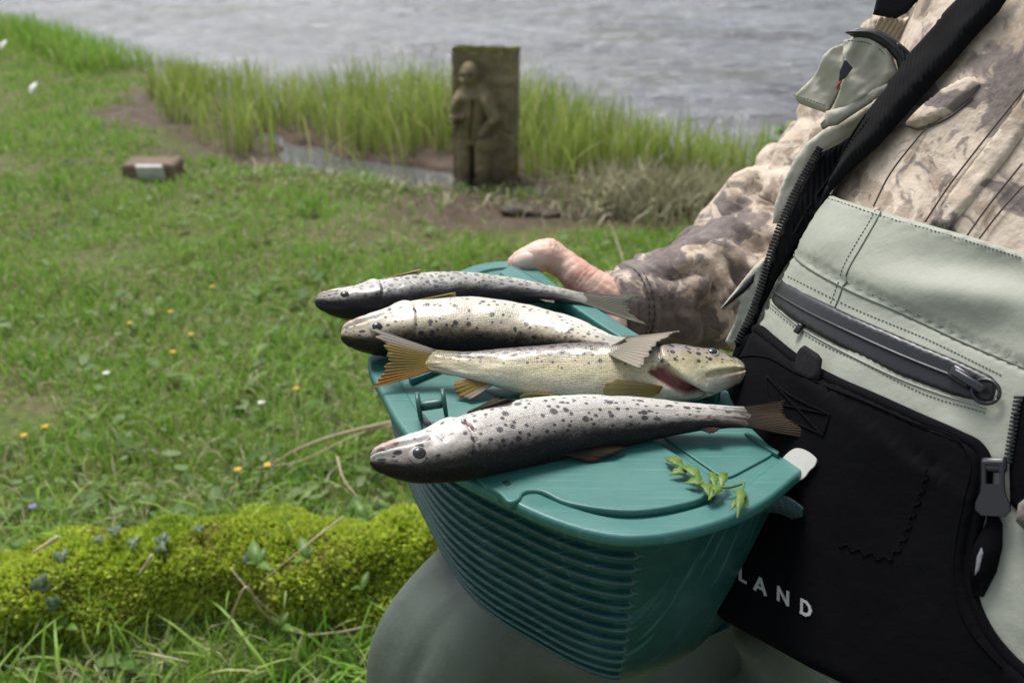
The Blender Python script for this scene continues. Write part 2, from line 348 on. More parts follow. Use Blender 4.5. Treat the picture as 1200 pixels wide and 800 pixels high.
# clover-like small weeds
def leaf_scatter(name, pos, size, mat, label):
    n = len(pos); k = 7; th = np.linspace(0, 2 * np.pi, k, endpoint=False)
    az = rng.uniform(0, 2 * np.pi, n); ti = rng.uniform(0, .7, n)
    a = np.stack([np.cos(az), np.sin(az), 0 * az], -1); b = np.stack([-np.sin(az) * np.cos(ti), np.cos(az) * np.cos(ti), np.sin(ti)], -1)
    rad = 1 + .12 * np.sin(3 * th)
    V = pos[:, None] + size[:, None, None] * (a[:, None] * (rad * np.cos(th))[None, :, None] * .62 + b[:, None] * (rad * np.sin(th))[None, :, None])
    V = np.concatenate([V, (pos + size[:, None] * .12 * np.array([0, 0, -1]))[:, None]], 1); m = k + 1; B = np.arange(n)[:, None] * m
    F = np.concatenate([np.concatenate([B + j, B + (j + 1) % k, B + k], 1) for j in range(k)])
    return tag(mesh(name, V.reshape(-1, 3), F, mat, attrs={'rnd': np.repeat(rng.random(n), m), 'tt': np.ones(n * m)}), label=label, kind='stuff')
WEED = leafmat('weed_leaves', [(.06, .12, .022), (.09, .17, .032), (.12, .20, .045), (.17, .24, .09)], rough=.6)
p, th = lawnpos(6000, .9, 5, 1.3); sel = fbm(p * np.array([2.4, 2.4, 0]), 61, 3) > -.1; p = p[sel]
leaf_scatter('lawn_weeds', p + np.array([0, 0, 1]) * rng.uniform(.012, .04, (len(p), 1)), rng.uniform(.004, .011, len(p)), WEED, 'small round weed leaves among the lawn grass')
p, th = lawnpos(1500, .9, 4.5, 1.2)
leaf_scatter('broad_weeds', p + np.array([0, 0, 1]) * rng.uniform(.015, .035, (len(p), 1)), rng.uniform(.012, .024, len(p)), WEED, 'broad weed leaves scattered through the lawn')
p, th = lawnpos(12000, .9, 4.5, 1.3)
blades('dead_thatch', p + np.array([0, 0, .012]), rng.uniform(.02, .06, len(p)), rng.uniform(.0015, .003, len(p)), DRY, 1.2, 2, label='dead straw lying in the lawn', ub=rng.uniform(1.1, 1.55, len(p)))
# ------------------------------------------------------------------ mossy log
def log_center(u): return np.stack([-.93 + 1.03 * u, 1.215 + .115 * u + .018 * np.sin(6 * u), .006 + .010 * np.sin(3 * u + 1) + .052 * u], -1)
nu, nth = 150, 60; u = np.linspace(0, 1, nu); th = np.linspace(0, 2 * np.pi, nth, endpoint=False)
U, TH = np.meshgrid(u, th, indexing='ij'); rad = (.078 + .016 * U) * np.sqrt(np.clip(1 - (np.abs(2 * U - 1)) ** 7, 0.0004, 1)) * (1 + .10 * np.sin(U * 9 + 1))
C = log_center(U); dirv = np.stack([0 * TH, np.cos(TH), np.sin(TH)], -1)
V = C + dirv * rad[..., None]; V = V + dirv * (.030 * fbm(V * 4.5, 70, 2) + .020 * fbm(V * 10, 71, 3) + .008 * fbm(V * 30, 75, 3))[..., None]
t = NT('moss_bed'); t.set(base=t.mix(t.map(t.noise(24, 5, .6), .35, .65), (.06, .045, .02), (.20, .20, .03)), rough=.95, spec=.1); t.bump(t.noise(160, 4, .7), .8, .006)
lg = thing('mossy_log', (-.4, 1.3, 0), 'fallen log thickly covered in yellow green moss lying in the grass', 'log')
mb = MB(); mb.loft(list(V)); mb.build('trunk', t.m, lg)
LV = V
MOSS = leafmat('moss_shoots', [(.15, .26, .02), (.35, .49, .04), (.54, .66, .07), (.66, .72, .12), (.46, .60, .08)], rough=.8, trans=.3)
n = 130000; iu = rng.integers(0, nu - 1, n); it = rng.integers(0, nth, n); f1, f2 = rng.random((2, n, 1))
pos = LV[iu, it] * (1 - f1) * (1 - f2) + LV[iu + 1, it] * f1 * (1 - f2) + LV[iu, (it + 1) % nth] * (1 - f1) * f2 + LV[iu + 1, (it + 1) % nth] * f1 * f2
k = (pos[:, 2] > .0) & (fbm(pos * 11, 87, 3) > -.55 + .2 * rng.normal(size=n)); pos = pos[k]; n = len(pos); nr = unit(pos - log_center(np.clip((pos[:, 0] + .93) / 1.03, 0, 1)))
cl = fbm(pos * 16, 81, 3)
L = (.005 + .009 * np.clip(.5 + .6 * cl, 0, 1.2)) * rng.uniform(.5, 1.3, n)
d = unit(nr + rng.normal(0, .55, (n, 3)) + np.array([0, 0, .05]) - np.array([0, 0, .5]) * sst(.1, -.6, nr[:, 2])[:, None]); sd_ = unit(np.cross(d, rng.normal(size=(n, 3)))); wv = rng.uniform(.0014, .0036, n)[:, None]
V = np.stack([pos - sd_ * wv * .4, pos + d * L[:, None] * .5 + sd_ * wv, pos + d * L[:, None], pos + d * L[:, None] * .45 - sd_ * wv], 1)
B = np.arange(n)[:, None] * 4; F = np.concatenate([B, B + 1, B + 2, B + 3], 1)
rr = np.clip(.48 + .42 * fbm(pos * 7, 83, 3) + .22 * rng.normal(size=n), 0, 1)
o = mesh('moss', V.reshape(-1, 3), F, MOSS, lg, attrs={'rnd': np.repeat(rr, 4), 'tt': np.tile([0, .5, 1, .5], n)}); tag(o, kind='stuff')
sel = rng.choice(len(pos), 520, replace=False); sel = sel[(nr[sel, 2] > .2) & ((nr[sel, 1] > .1) | (fbm(pos[sel] * 6, 89, 2) > .35))]
blades('log_grass', pos[sel], rng.uniform(.03, .09, len(sel)), rng.uniform(.002, .004, len(sel)), GRASS, .9, 4, parent=lg, droop=.2)
def log_hit(px, py):
    best = None; pr = LV.reshape(-1, 3); r = pr - CAM; dd = r @ FW; q = np.stack([600 + FPX * (r @ AX) / dd, 400 - FPX * (r @ UPV) / dd], -1)
    i = np.where(np.hypot(q[:, 0] - px, q[:, 1] - py) < 14)[0]
    return pr[i[np.argmin(dd[i])]] if len(i) else onz(px, py, .12)
# ------------------------------------------------------------------ leaf shapes
def leaf_mesh(base, tip, width, lobes=0, cup=.15, nrm=None, n=16, th=.0004):
    base = np.asarray(base, float); tip = np.asarray(tip, float); ax = tip - base; L = np.linalg.norm(ax); ax = ax / L
    nrm = np.array([0, -.35, .94]) if nrm is None else np.asarray(nrm, float); nrm = unit(nrm - (nrm @ ax) * ax); sd = np.cross(nrm, ax)
    f = np.linspace(0, 1, n); w = width * .5 * np.sin(np.pi * f ** .8) ** .8 * (1 - .25 * f)
    if lobes: w = w * (.55 + .45 * np.abs(np.cos(np.pi * lobes * f)) ** .7)
    w[0] = w[-1] = width * .01
    mid = base + np.outer(f * L, ax) + np.outer(.12 * L * np.sin(np.pi * f), nrm)
    a = mid - sd * w[:, None] + nrm * (w * cup * 2)[:, None]; b = mid + sd * w[:, None] + nrm * (w * cup * 2)[:, None]
    V = np.concatenate([a, mid, b, a - nrm * th, mid - nrm * th, b - nrm * th]); F = []
    for i in range(n - 1):
        for o1, o2 in ((0, n), (n, 2 * n)): F.append([o1+i, o2+i, o2+i+1, o1+i+1]); F.append([3*n+o1+i, 3*n+o1+i+1, 3*n+o2+i+1, 3*n+o2+i])
        F.append([i, i+1, 3*n+i+1, 3*n+i]); F.append([2*n+i, 5*n+i, 5*n+i+1, 2*n+i+1])
    return V, F
def leafplain(name, c1, c2, rough=.4, tr=.2):
    t = NT(name); c = t.mix(t.map(t.noise(120, 4), .35, .65), c1, c2); t.set(base=c, rough=rough, spec=.4); t.bump(t.noise(260, 3), .3, .001)
    s = t.n('ShaderNodeBsdfTranslucent'); t.put(s.inputs[0], c); mx = t.n('ShaderNodeMixShader'); mx.inputs[0].default_value = tr
    t.t.links.new(t.b.outputs[0], mx.inputs[1]); t.t.links.new(s.outputs[0], mx.inputs[2]); t.t.links.new(mx.outputs[0], t.out.inputs[0]); return t.m
IVY = leafplain('ivy_leaf', (.05, .085, .03), (.10, .14, .07), .5, .1)
STRAW = leafplain('dry_straw', (.36, .29, .17), (.50, .42, .28), .6, .1)
FRESH = leafplain('fresh_leaf', (.085, .17, .02), (.15, .25, .045), .45, .3)
ivyl = 'small grey green ivy leaf lying on the mossy log'
for (px, py, s) in [(42, 679, .030), (69, 692, .024), (82, 643, .024), (133, 620, .024), (158, 632, .024), (187, 629, .024), (200, 638, .02), (120, 628, .018), (246, 620, .018), (300, 646, .026)]:
    c = log_hit(px, py); nr = unit(c - log_center(np.clip((c[0] + .93) / 1.03, 0, 1))); c = c + nr * .013; a = rng.uniform(0, 6.28)
    r1 = unit(np.cross(nr, [math.cos(a), math.sin(a), .3])); mb = MB()
    for k in (-1.1, 0, 1.1):
        dv = unit(r1 * math.cos(k) + np.cross(nr, r1) * math.sin(k)); mb.add(*leaf_mesh(c - r1 * s * .2, c + dv * s * (.72 if k == 0 else .55), s * .62, 0, .08, nr, 8))
    o = mb.build('ivy_leaf', IVY); tag(o, ivyl, 'leaf', 'ivy leaves on the mossy log')
def straw(name, pts, r, label, group=None, mat=None, cat='straw'):
    pts = np.array(pts); mb = MB(); mb.tube(pts, np.linspace(r, r * .45, len(pts)), 6, 26); o = mb.build(name, mat or STRAW); return tag(o, label, cat, group)
def gp(px, py, z): return onz(px, py, z)
straw('dry_grass_stem', [gp(462, 494, .05), gp(420, 503, .07), gp(380, 514, .075), gp(345, 528, .06), gp(318, 545, .03)], .0042, 'long dry grass stem lying arched over the lawn beside the creel')
straw('dry_grass_stem', [gp(468, 497, .045), gp(430, 505, .058), gp(395, 520, .05), gp(352, 540, .03), gp(300, 548, .025)], .0028, 'thin dry stem lying close under the long arched one')
straw('bent_straw', [gp(322, 730, .05), gp(306, 715, .10), gp(287, 688, .16), gp(277, 708, .13), gp(270, 735, .08), gp(290, 757, .03)], .0022, 'pale straw bent into a sharp kink before the mossy log')
straw('dry_twig', [gp(434, 733, .05), gp(390, 741, .06), gp(350, 741, .06), gp(325, 722, .09), gp(300, 700, .13), gp(272, 668, .15)], .0016, 'thin brown twig curving across the front of the mossy log')
straw('dry_twig', [gp(402, 605, .19), gp(372, 628, .19), gp(345, 650, .18), gp(305, 682, .15)], .0016, 'straight thin twig leaning on the mossy log top')
straw('dry_twig', [gp(395, 535, .06), gp(405, 565, .05), gp(419, 582, .04)], .0022, 'short pale stem standing among weeds behind the log')
straw('dry_twig', [gp(178, 651, .19), gp(163, 672, .17)], .003, 'stub of pale straw stuck on the moss')
straw('dry_twig', [gp(66, 630, .17), gp(40, 646, .165)], .004, 'pale wood splinter lying on the moss edge')
straw('dry_twig', [gp(178, 766, .05), gp(220, 775, .05)], .0022, 'short white straw on dark soil under the log')
straw('dry_stalk', [np.r_[onz(736, 330, .0)[:2], gh1(*onz(736, 330, 0.)[:2])], gp(730, 305, .045), gp(722, 280, .085), gp(713, 258, .125)], .0032, 'upright dry stalk in the lawn behind the camouflage sleeve')
# foreground long green blades
n = 330; fx = np.r_[rng.uniform(-.80, -.50, 130), rng.uniform(-.50, -.12, 120), rng.uniform(-.36, -.12, 80)]; fy = np.r_[rng.uniform(1.00, 1.14, 130), rng.uniform(.98, 1.13, 120), rng.uniform(1.0, 1.16, 80)]
blades('front_grass', np.stack([fx, fy, 0 * fx - .005], -1), rng.uniform(.05, .16, n), rng.uniform(.0035, .0065, n), GRASS, .8, 6, label='long grass blades growing in front of the mossy log', droop=.2)
# broad weed leaves
wl = 'small plant with a few broad oval leaves on the log'
for (bx, by, z0, spec) in [(302, 662, .17, [(296, 632), (312, 640), (288, 660), (318, 668)]), (360, 655, .17, [(352, 628), (368, 640), (345, 660)]), (78, 735, .06, [(74, 722), (92, 738), (66, 738)]), (430, 610, .19, [(415, 585), (445, 600), (420, 612)]), (425, 690, .1, [(432, 668), (412, 690)]), (330, 735, .08, [(318, 722), (338, 716), (345, 740)])]:
    b = gp(bx, by, z0); r0 = thing('weed_plant', b, {302: 'four leaved green weed on top of the mossy log', 360: 'three leaved green weed under the straight twig on the log', 78: 'low round leaved weed at the foot of the moss', 430: 'green weed behind the log beside the wader knee', 425: 'two leaved weed beside the wader knee before the log', 330: 'low green weed by the curving twig before the log'}[bx], 'plant')
    for (tx, ty) in spec:
        tp = gp(tx, ty, z0 + .012); mb = MB(); mb.add(*leaf_mesh(b, tp, np.linalg.norm(tp - b) * .42, 0, .1)); mb.build('leaf', FRESH, r0)
# yellow and white flowers
YEL = leafplain('yellow_petal', (.62, .36, .01), (.75, .48, .02), .5, .2); WHT = leafplain('white_petal', (.6, .6, .55), (.75, .74, .68), .5, .1)
def flower(px, py, s, mat, nm, lab, grp):
    q = onz(px, py, .045); z = gh1(q[0], q[1]); r0 = thing(nm, (q[0], q[1], z), lab, 'flower', grp); c = np.array([q[0], q[1], z + .045]); mb = MB(); mb.tube([(q[0], q[1], z), c], [.0012, .0012], 5); mb.build('stem', FRESH, r0)
    for k in range(5):
        a = k * 1.2566 + .3; tpt = c + s * np.array([math.cos(a), math.sin(a), .35]); mb = MB(); mb.add(*leaf_mesh(c, tpt, s * 1.0, 0, .1, (0, 0, 1), 6)); mb.build('petal', mat, r0)
for (px, py) in [(199, 360), (223, 387), (202, 408), (52, 497), (27, 506), (347, 451), (151, 371), (278, 545), (313, 540), (248, 332)]:
    flower(px, py, .008, YEL, 'yellow_flower', 'tiny yellow flower in the lawn grass', 'yellow flowers in the lawn')
for (px, py) in [(124, 435), (306, 468)]: flower(px, py, .009, WHT, 'white_flower', 'tiny white flower in the lawn grass', 'white flowers in the lawn')
VIO = leafplain('violet_petal', (.16, .12, .45), (.25, .2, .6), .5, .1); flower(37, 588, .008, VIO, 'violet_flower', 'tiny violet flower behind the mossy log', None)
# pale leaves lying on the far lawn
for (px, py, s, lab) in [(38, 110, .045, 'pale blotch of bleached leaf on the far lawn'), (3, 58, .05, 'white leaf lying near the far bank edge')]:
    q = onz(px, py, .05); mb = MB(); mb.add(*leaf_mesh(q + [0, -.02, .0], q + [s * .3, s, .05], s * .8, 0, .1)); tag(mb.build('pale_leaf', WHT), lab, 'leaf')
# brown clods of mud
CL = NT('mud_clod'); CL.set(base=CL.mix(CL.map(CL.noise(40, 5), .3, .7), (.03, .022, .016), (.09, .065, .045)), rough=.8); CL.bump(CL.noise(90, 5, .7), .8, .01)
for i, (px, py, s) in enumerate([(612, 249, .075), (640, 251, .05)]):
    q = onz(px, py, 0.); z = gh1(q[0], q[1]); mb = MB(); mb.sphere((0, 0, 0), (s, s * .6, s * .32), nu=20, nv=12); V = mb.V[0]; V *= (1 + .35 * fbm(V * 30 + i, 91, 3))[:, None]; mb.V[0] = V + np.array([q[0], q[1], z + s * .15])
    tag(mb.build('mud_clod', CL.m), ('large dark clod of wet earth on the mud below the carved stone', 'smaller dark clod of earth beside the large clod')[i], 'clod')
# ------------------------------------------------------------------ carved stone
q = onz(571, 214, WL); SX, SY = q[0], q[1]; SW, SH, SD = .242, .535, .085; s0z = WL - .03
st = thing('carved_stone', (SX, SY, s0z), 'weathered stone slab carved with a standing figure holding a bag, in shallow water', 'statue')
nx_, ny_ = 84, 180; a = np.linspace(0, 1, nx_); b = np.linspace(0, 1, ny_); A_, B_ = np.meshgrid(a, b)   # b=0 top
cx = lambda x: (x - 200) / 275; cy = lambda y: (y - 105) / 615; ASP = 615 / 275 * .242 / .242
def ell(x, y, rx, ry, hgt): return hgt * np.sqrt(np.clip(1 - ((A_ - cx(x)) / (rx / 275)) ** 2 - ((B_ - cy(y)) / (ry / 615)) ** 2, 0, 1))
def seg(x0, y0, x1, y1, r0, r1, hgt):
    X_ = A_ * 275 + 200; Y_ = B_ * 615 + 105; dx, dy = x1 - x0, y1 - y0
    t_ = np.clip(((X_ - x0) * dx + (Y_ - y0) * dy) / (dx * dx + dy * dy), 0, 1); d_ = np.hypot(X_ - x0 - t_ * dx, Y_ - y0 - t_ * dy); r_ = r0 + (r1 - r0) * t_
    return hgt * np.sqrt(np.clip(1 - (d_ / r_) ** 2, 0, 1))
H = np.zeros_like(A_)
for h in [ell(280, 203, 40, 58, .050), ell(270, 222, 16, 12, .058), ell(262, 215, 8, 16, .064), ell(280, 262, 28, 22, .034),
          seg(298, 300, 300, 460, 74, 62, .040), seg(250, 292, 346, 292, 34, 34, .042), seg(262, 470, 258, 690, 42, 34, .036), seg(335, 480, 335, 690, 42, 36, .038),
          seg(240, 300, 224, 350, 28, 26, .050), seg(222, 372, 268, 365, 24, 24, .058), ell(222, 388, 20, 18, .066), seg(352, 300, 388, 378, 27, 25, .048), seg(388, 385, 348, 432, 23, 21, .058), ell(345, 440, 22, 18, .062)]: H = np.maximum(H, h)
bag = .052 * np.clip(np.minimum(sst(318, 328, A_ * 275 + 200) * sst(400, 390, A_ * 275 + 200), sst(452, 462, B_ * 615 + 105) * sst(522, 512, B_ * 615 + 105)), 0, 1); H = np.maximum(H, bag)
X_ = A_ * 275 + 200; Y_ = B_ * 615 + 105
H -= .014 * np.exp(-((X_ - 300 - 6 * np.sin(Y_ / 40)) / 6) ** 2) * ((Y_ > 300) & (Y_ < 470)); H -= .02 * np.exp(-((X_ - 297) / 8) ** 2) * (Y_ > 500)
for (ex_, ey_) in ((266, 200), (294, 200)): H -= .014 * np.exp(-((X_ - ex_) / 9) ** 2 - ((Y_ - ey_) / 7) ** 2)
H -= .012 * np.exp(-((X_ - 272) / 14) ** 2 - ((Y_ - 238) / 5) ** 2)
H -= .006 * np.exp(-((X_ - 300) / 60) ** 2 - ((Y_ - 470) / 5) ** 2)
PX_ = (A_ - .5) * SW; PZ_ = (1 - B_) * SH
nz = .004 * fbm(np.stack([PX_ * 40, PZ_ * 40, 0 * PX_], -1), 95, 4)
edge = np.minimum(np.minimum(A_, 1 - A_) * SW, np.minimum(B_, 1) * SH + .0); rnd_ = -.008 * (1 - sst(0, .012, edge))
ROT = math.radians(-11); cr, sr = math.cos(ROT), math.sin(ROT); tilt = -.012
def s2w(x, y, z): return np.stack([SX + x * cr - y * sr + tilt * (SH - z), SY + x * sr + y * cr, s0z + z], -1)
VF = s2w(PX_, -SD / 2 - (1.5 * H + nz + rnd_), PZ_).reshape(-1, 3)
PXb = PX_ ; VBk = s2w(PX_, SD / 2 + 0 * PX_ + .5 * nz, PZ_).reshape(-1, 3); NN = len(VF); F = []
id_ = np.arange(NN).reshape(ny_, nx_)
for i in range(ny_ - 1):
    for j in range(nx_ - 1): F.append([id_[i, j], id_[i+1, j], id_[i+1, j+1], id_[i, j+1]]); F.append([NN+id_[i, j], NN+id_[i, j+1], NN+id_[i+1, j+1], NN+id_[i+1, j]])
bd = list(id_[0, :]) + list(id_[1:, -1]) + list(id_[-1, -2::-1]) + list(id_[-2:0:-1, 0])
for k in range(len(bd)): a1, b1 = bd[k], bd[(k + 1) % len(bd)]; F.append([a1, b1, NN + b1, NN + a1])
t = NT('mossy_sandstone'); nn = t.noise(9, 6, .65); zc = t.n('ShaderNodeSeparateXYZ'); t.put(zc.inputs[0], t.co())
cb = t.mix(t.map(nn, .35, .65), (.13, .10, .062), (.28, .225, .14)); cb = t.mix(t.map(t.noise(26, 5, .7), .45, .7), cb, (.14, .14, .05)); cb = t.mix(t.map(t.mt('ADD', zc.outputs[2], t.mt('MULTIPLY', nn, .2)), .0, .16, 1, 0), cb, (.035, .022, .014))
t.set(base=cb, rough=.85, spec=.2); t.bump(t.noise(120, 6, .7), .6, .006)
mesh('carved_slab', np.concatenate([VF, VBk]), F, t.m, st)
n = 2600; x = rng.uniform(-SW / 2, SW / 2, n); y = rng.uniform(-SD / 2, SD / 2, n); pos = s2w(x, y, SH + 0 * x - .004)
blades('moss_cap', pos, rng.uniform(.004, .014, n), rng.uniform(.004, .008, n), leafmat('slab_moss', [(.06, .06, .02), (.14, .14, .03), (.24, .24, .06)]), .8, 2, parent=st)
# small block with a pale face
q = onz(176, 214, 0.); z = gh1(q[0], q[1]); bk = thing('stone_block', (q[0], q[1], z), 'low brown stone block with a pale square face in the grass', 'stone')
BR = NT('brown_stone'); BR.set(base=BR.mix(BR.map(BR.noise(30, 5), .3, .7), (.10, .07, .045), (.19, .14, .09)), rough=.9); BR.bump(BR.noise(80, 5), .6, .008)
mb = MB(); mb.box((q[0] - .005, q[1] + .07, z + .018), .20, .14, .075, bev=.015); V = mb.V[0]; mb.V[0] = V + .006 * np.stack([vn(V * 30, k) for k in (1, 2, 3)], -1); mb.build('block', BR.m, bk, False)
PF = NT('pale_stone'); PF.set(base=PF.mix(PF.map(PF.noise(50, 5), .3, .7), (.42, .42, .41), (.58, .57, .55)), rough=.8); PF.bump(PF.noise(100, 4), .4, .004)
Rr = np.array([[1, 0, 0], [0, math.cos(.35), math.sin(.35)], [0, -math.sin(.35), math.cos(.35)]])
mb = MB(); mb.box((q[0] + .012, q[1] - .012, z + .028), .100, .02, .062, R=Rr, bev=.004); mb.build('pale_face', PF.m, bk, False)
# leafy weed by the river
b = onz(908, 236, 0.); z = gh1(b[0], b[1]); b[2] = z; r0 = thing('leafy_weed', b, 'tall weed with narrow bright leaves beside the vest', 'plant'); top = onz(906, 158, .27); mb = MB(); top = np.array([b[0], b[1] + .02, .27]); mb.tube([b, (b + top) / 2 + [.01, 0, 0], top], .003, 6, 10); mb.build('stem', FRESH, r0)
for k in range(9):
    c = b + (top - b) * (.55 + .05 * k); a = 2.4 * k; mb = MB(); mb.add(*leaf_mesh(c, c + .085 * np.array([math.cos(a), math.sin(a), .25]), .024, 3, .1)); mb.build('leaf', FRESH, r0)
# ================================================================== CREEL
LZ = .72
def lidp(px, py, dz=0.): return onz(px, py, LZ + dz)
OUT = [(560, 309), (600, 305), (660, 338), (720, 377), (790, 419), (850, 455), (925, 497), (958, 519), (960, 528), (930, 560), (890, 591), (840, 612), (780, 626), (735, 629), (690, 622), (640, 606), (590, 583), (530, 553), (495, 528), (470, 500), (448, 462), (431, 425), (432, 412), (455, 378), (500, 340), (530, 321)]
O2 = closed_spline([tuple(lidp(a, b)[:2]) for a, b in OUT], 320)
if np.sum(O2[:, 0] * np.roll(O2[:, 1], -1) - np.roll(O2[:, 0], -1) * O2[:, 1]) < 0: O2 = O2[::-1]
def smoothc(p, k=3):
    for _ in range(k): p = .5 * p + .25 * (np.roll(p, 1, 0) + np.roll(p, -1, 0))
    return p
O2 = smoothc(O2, 4)
def onrm(p):
    tn = unit(np.roll(p, -1, 0) - np.roll(p, 1, 0)); return np.stack([tn[:, 1], -tn[:, 0]], 1)
ON = smoothc(onrm(O2), 10); ON = unit(ON)
def ring(off, z): q = O2 + ON * (np.asarray(off)[..., None] if np.ndim(off) else off); return np.c_[q, np.full(len(q), LZ + z)]
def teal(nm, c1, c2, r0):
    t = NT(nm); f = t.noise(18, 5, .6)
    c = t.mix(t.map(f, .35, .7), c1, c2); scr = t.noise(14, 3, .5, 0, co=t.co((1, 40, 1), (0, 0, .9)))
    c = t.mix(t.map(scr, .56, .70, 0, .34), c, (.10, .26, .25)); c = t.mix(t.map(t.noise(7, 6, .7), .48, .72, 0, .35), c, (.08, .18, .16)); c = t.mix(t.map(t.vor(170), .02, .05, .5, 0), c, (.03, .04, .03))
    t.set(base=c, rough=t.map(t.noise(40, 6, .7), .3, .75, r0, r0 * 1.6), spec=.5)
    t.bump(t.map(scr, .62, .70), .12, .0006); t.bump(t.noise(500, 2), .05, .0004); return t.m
TEAL = teal('skylit_teal_plastic', (.022, .122, .104), (.034, .145, .124), .38); TUB = teal('shaded_teal_plastic', (.003, .044, .037), (.006, .056, .047), .32)  # same plastic: sky light put into the lid colour, shade into the tub colour
cr_ = thing('fishing_creel', (.05, .62, .58), 'teal green plastic fishing creel with ribbed side held on the lap', 'creel')
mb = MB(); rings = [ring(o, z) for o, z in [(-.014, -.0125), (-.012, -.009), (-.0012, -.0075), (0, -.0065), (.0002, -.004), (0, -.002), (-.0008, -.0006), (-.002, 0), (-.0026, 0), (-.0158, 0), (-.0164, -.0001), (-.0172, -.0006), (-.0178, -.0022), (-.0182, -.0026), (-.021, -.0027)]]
mb.loft(rings, caps=False); k = len(O2); last = (len(rings) - 1) * k
mb.F.append(list(range(k))[::-1])
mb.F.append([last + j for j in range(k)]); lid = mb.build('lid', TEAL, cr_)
# ribbed tub
NR = 13; D = .146; per = 14; zs = np.linspace(-.012, -D, NR * per + 1); rings = []
pxo = 600 + FPX * (O2[:, 0]) / ((np.c_[O2, np.full(k, LZ)] - CAM) @ FW)
ang = np.arctan2(ON[:, 1], ON[:, 0]); front = (ON @ np.array([-.55, -.83]))
# ribs run round the front and the far left, and stop at a vertical edge
ribm = ((pxo < 752) & (front > -.25)).astype(float)
for i, z in enumerate(zs):
    f = (z - zs[0]) / (zs[-1] - zs[0]); ph = (f * NR) % 1; lip = .0030 * (1 - sst(.16, .26, ph)) * sst(.0, .06, ph) - .0040 * sst(.74, .84, ph)
    if f < .055 or f > .985: lip = 0 if f < .055 else .001
    inn = -.010 - .022 * f - .012 * f ** 6
    rings.append(ring(inn + (lip - .0012) * ribm, z))
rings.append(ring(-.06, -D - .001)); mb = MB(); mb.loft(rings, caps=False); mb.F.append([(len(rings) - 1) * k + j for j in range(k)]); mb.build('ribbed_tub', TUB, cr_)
# lid mouldings: closed pixel outlines raised or lowered from the lid's face
def plate(name, pts, z0, z1, bev=.0012, n=120, mat=None, parent=None, smooth_k=2, hard=False):
    bev = bev * .7
    w = [tuple(lidp(a, b, z1)[:2]) for a, b in pts]
    if hard:
        q = []
        for i in range(len(w)):
            a = np.array(w[i]); b = np.array(w[(i + 1) % len(w)]); q += [a + (b - a) * t_ for t_ in np.linspace(0, 1, 16, endpoint=False)]
        q = smoothc(np.array(q), 5)
    else: q = smoothc(closed_spline(w, n), smooth_k)
    if np.sum(q[:, 0] * np.roll(q[:, 1], -1) - np.roll(q[:, 0], -1) * q[:, 1]) < 0: q = q[::-1]
    nn = unit(smoothc(onrm(q), 3)); R_ = lambda o, z: np.c_[q + nn * o, np.full(len(q), LZ + z)]
    mb = MB(); rg = [R_(0, z0), R_(0, z1 - bev), R_(-bev * .3, z1 - bev * .3), R_(-bev, z1), R_(-bev * 1.5, z1)]; mb.loft(rg, caps=False); mb.F.append([4 * len(q) + j for j in range(len(q))]); mb.F.append(list(range(len(q)))[::-1])
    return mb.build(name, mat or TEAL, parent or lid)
plate('raised_panel', [(566, 566), (586, 578), (598, 588), (606, 586), (616, 575), (628, 574), (660, 587), (700, 595), (740, 598), (790, 592), (825, 582), (839, 573), (838, 562), (820, 548), (780, 524), (742, 500), (700, 480), (640, 470), (560, 500)], -.004, .0022, .0016, 300)
plate('ruler_panel', [(762, 500), (860, 480), (910, 530), (850, 562)], -.004, -.0012, .0008, hard=True)
plate('glint_rib', [(872, 507), (876, 506), (914, 529), (911, 532)], -.003, .0006, .0005, hard=True)
plate('bait_door', [(468, 452), (520, 433), (600, 448), (640, 470), (560, 500), (500, 505)], -.004, -.0004, .001, hard=True)
plate('hinge_bar', [(478, 440), (521, 424), (524, 428), (482, 445)], -.003, .004, .001, hard=True)
plate('chord_bar', [(652, 345), (668, 341), (724, 376), (846, 452), (842, 460), (712, 386)], -.004, .008, .002, hard=True)
plate('corner_block', [(584, 318), (600, 309), (632, 326), (664, 345), (640, 348), (608, 334)], -.004, .010, .003, hard=True)
DK = plastic('dark_recess', (.004, .03, .028), .5)
plate('vent_slot', [(565, 458), (570, 456), (606, 470), (600, 474)], -.003, -.0002, .0003, mat=DK, hard=True)
plate('latch_slot', [(490, 488), (496, 484), (506, 496), (500, 500)], -.003, .0003, .0002, mat=DK, hard=True)
plate('print_mark', [(588, 564), (594, 562), (600, 566), (594, 569)], -.003, .0026, .0002, mat=DK, hard=True)
latch = MB(); c = lidp(506, 474, .012); axd = unit(np.array([1., .10, .12]))
latch.tube([c - axd * .006, c + axd * .006], .0034, 12, 4)
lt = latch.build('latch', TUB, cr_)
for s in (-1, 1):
    mb = MB(); cc = c + axd * .0085 * s; mb.tube([cc - axd * .0012, cc + axd * .0012], .0098, 24, 3, rnd=False); mb.build('latch_disc', TUB, lt)
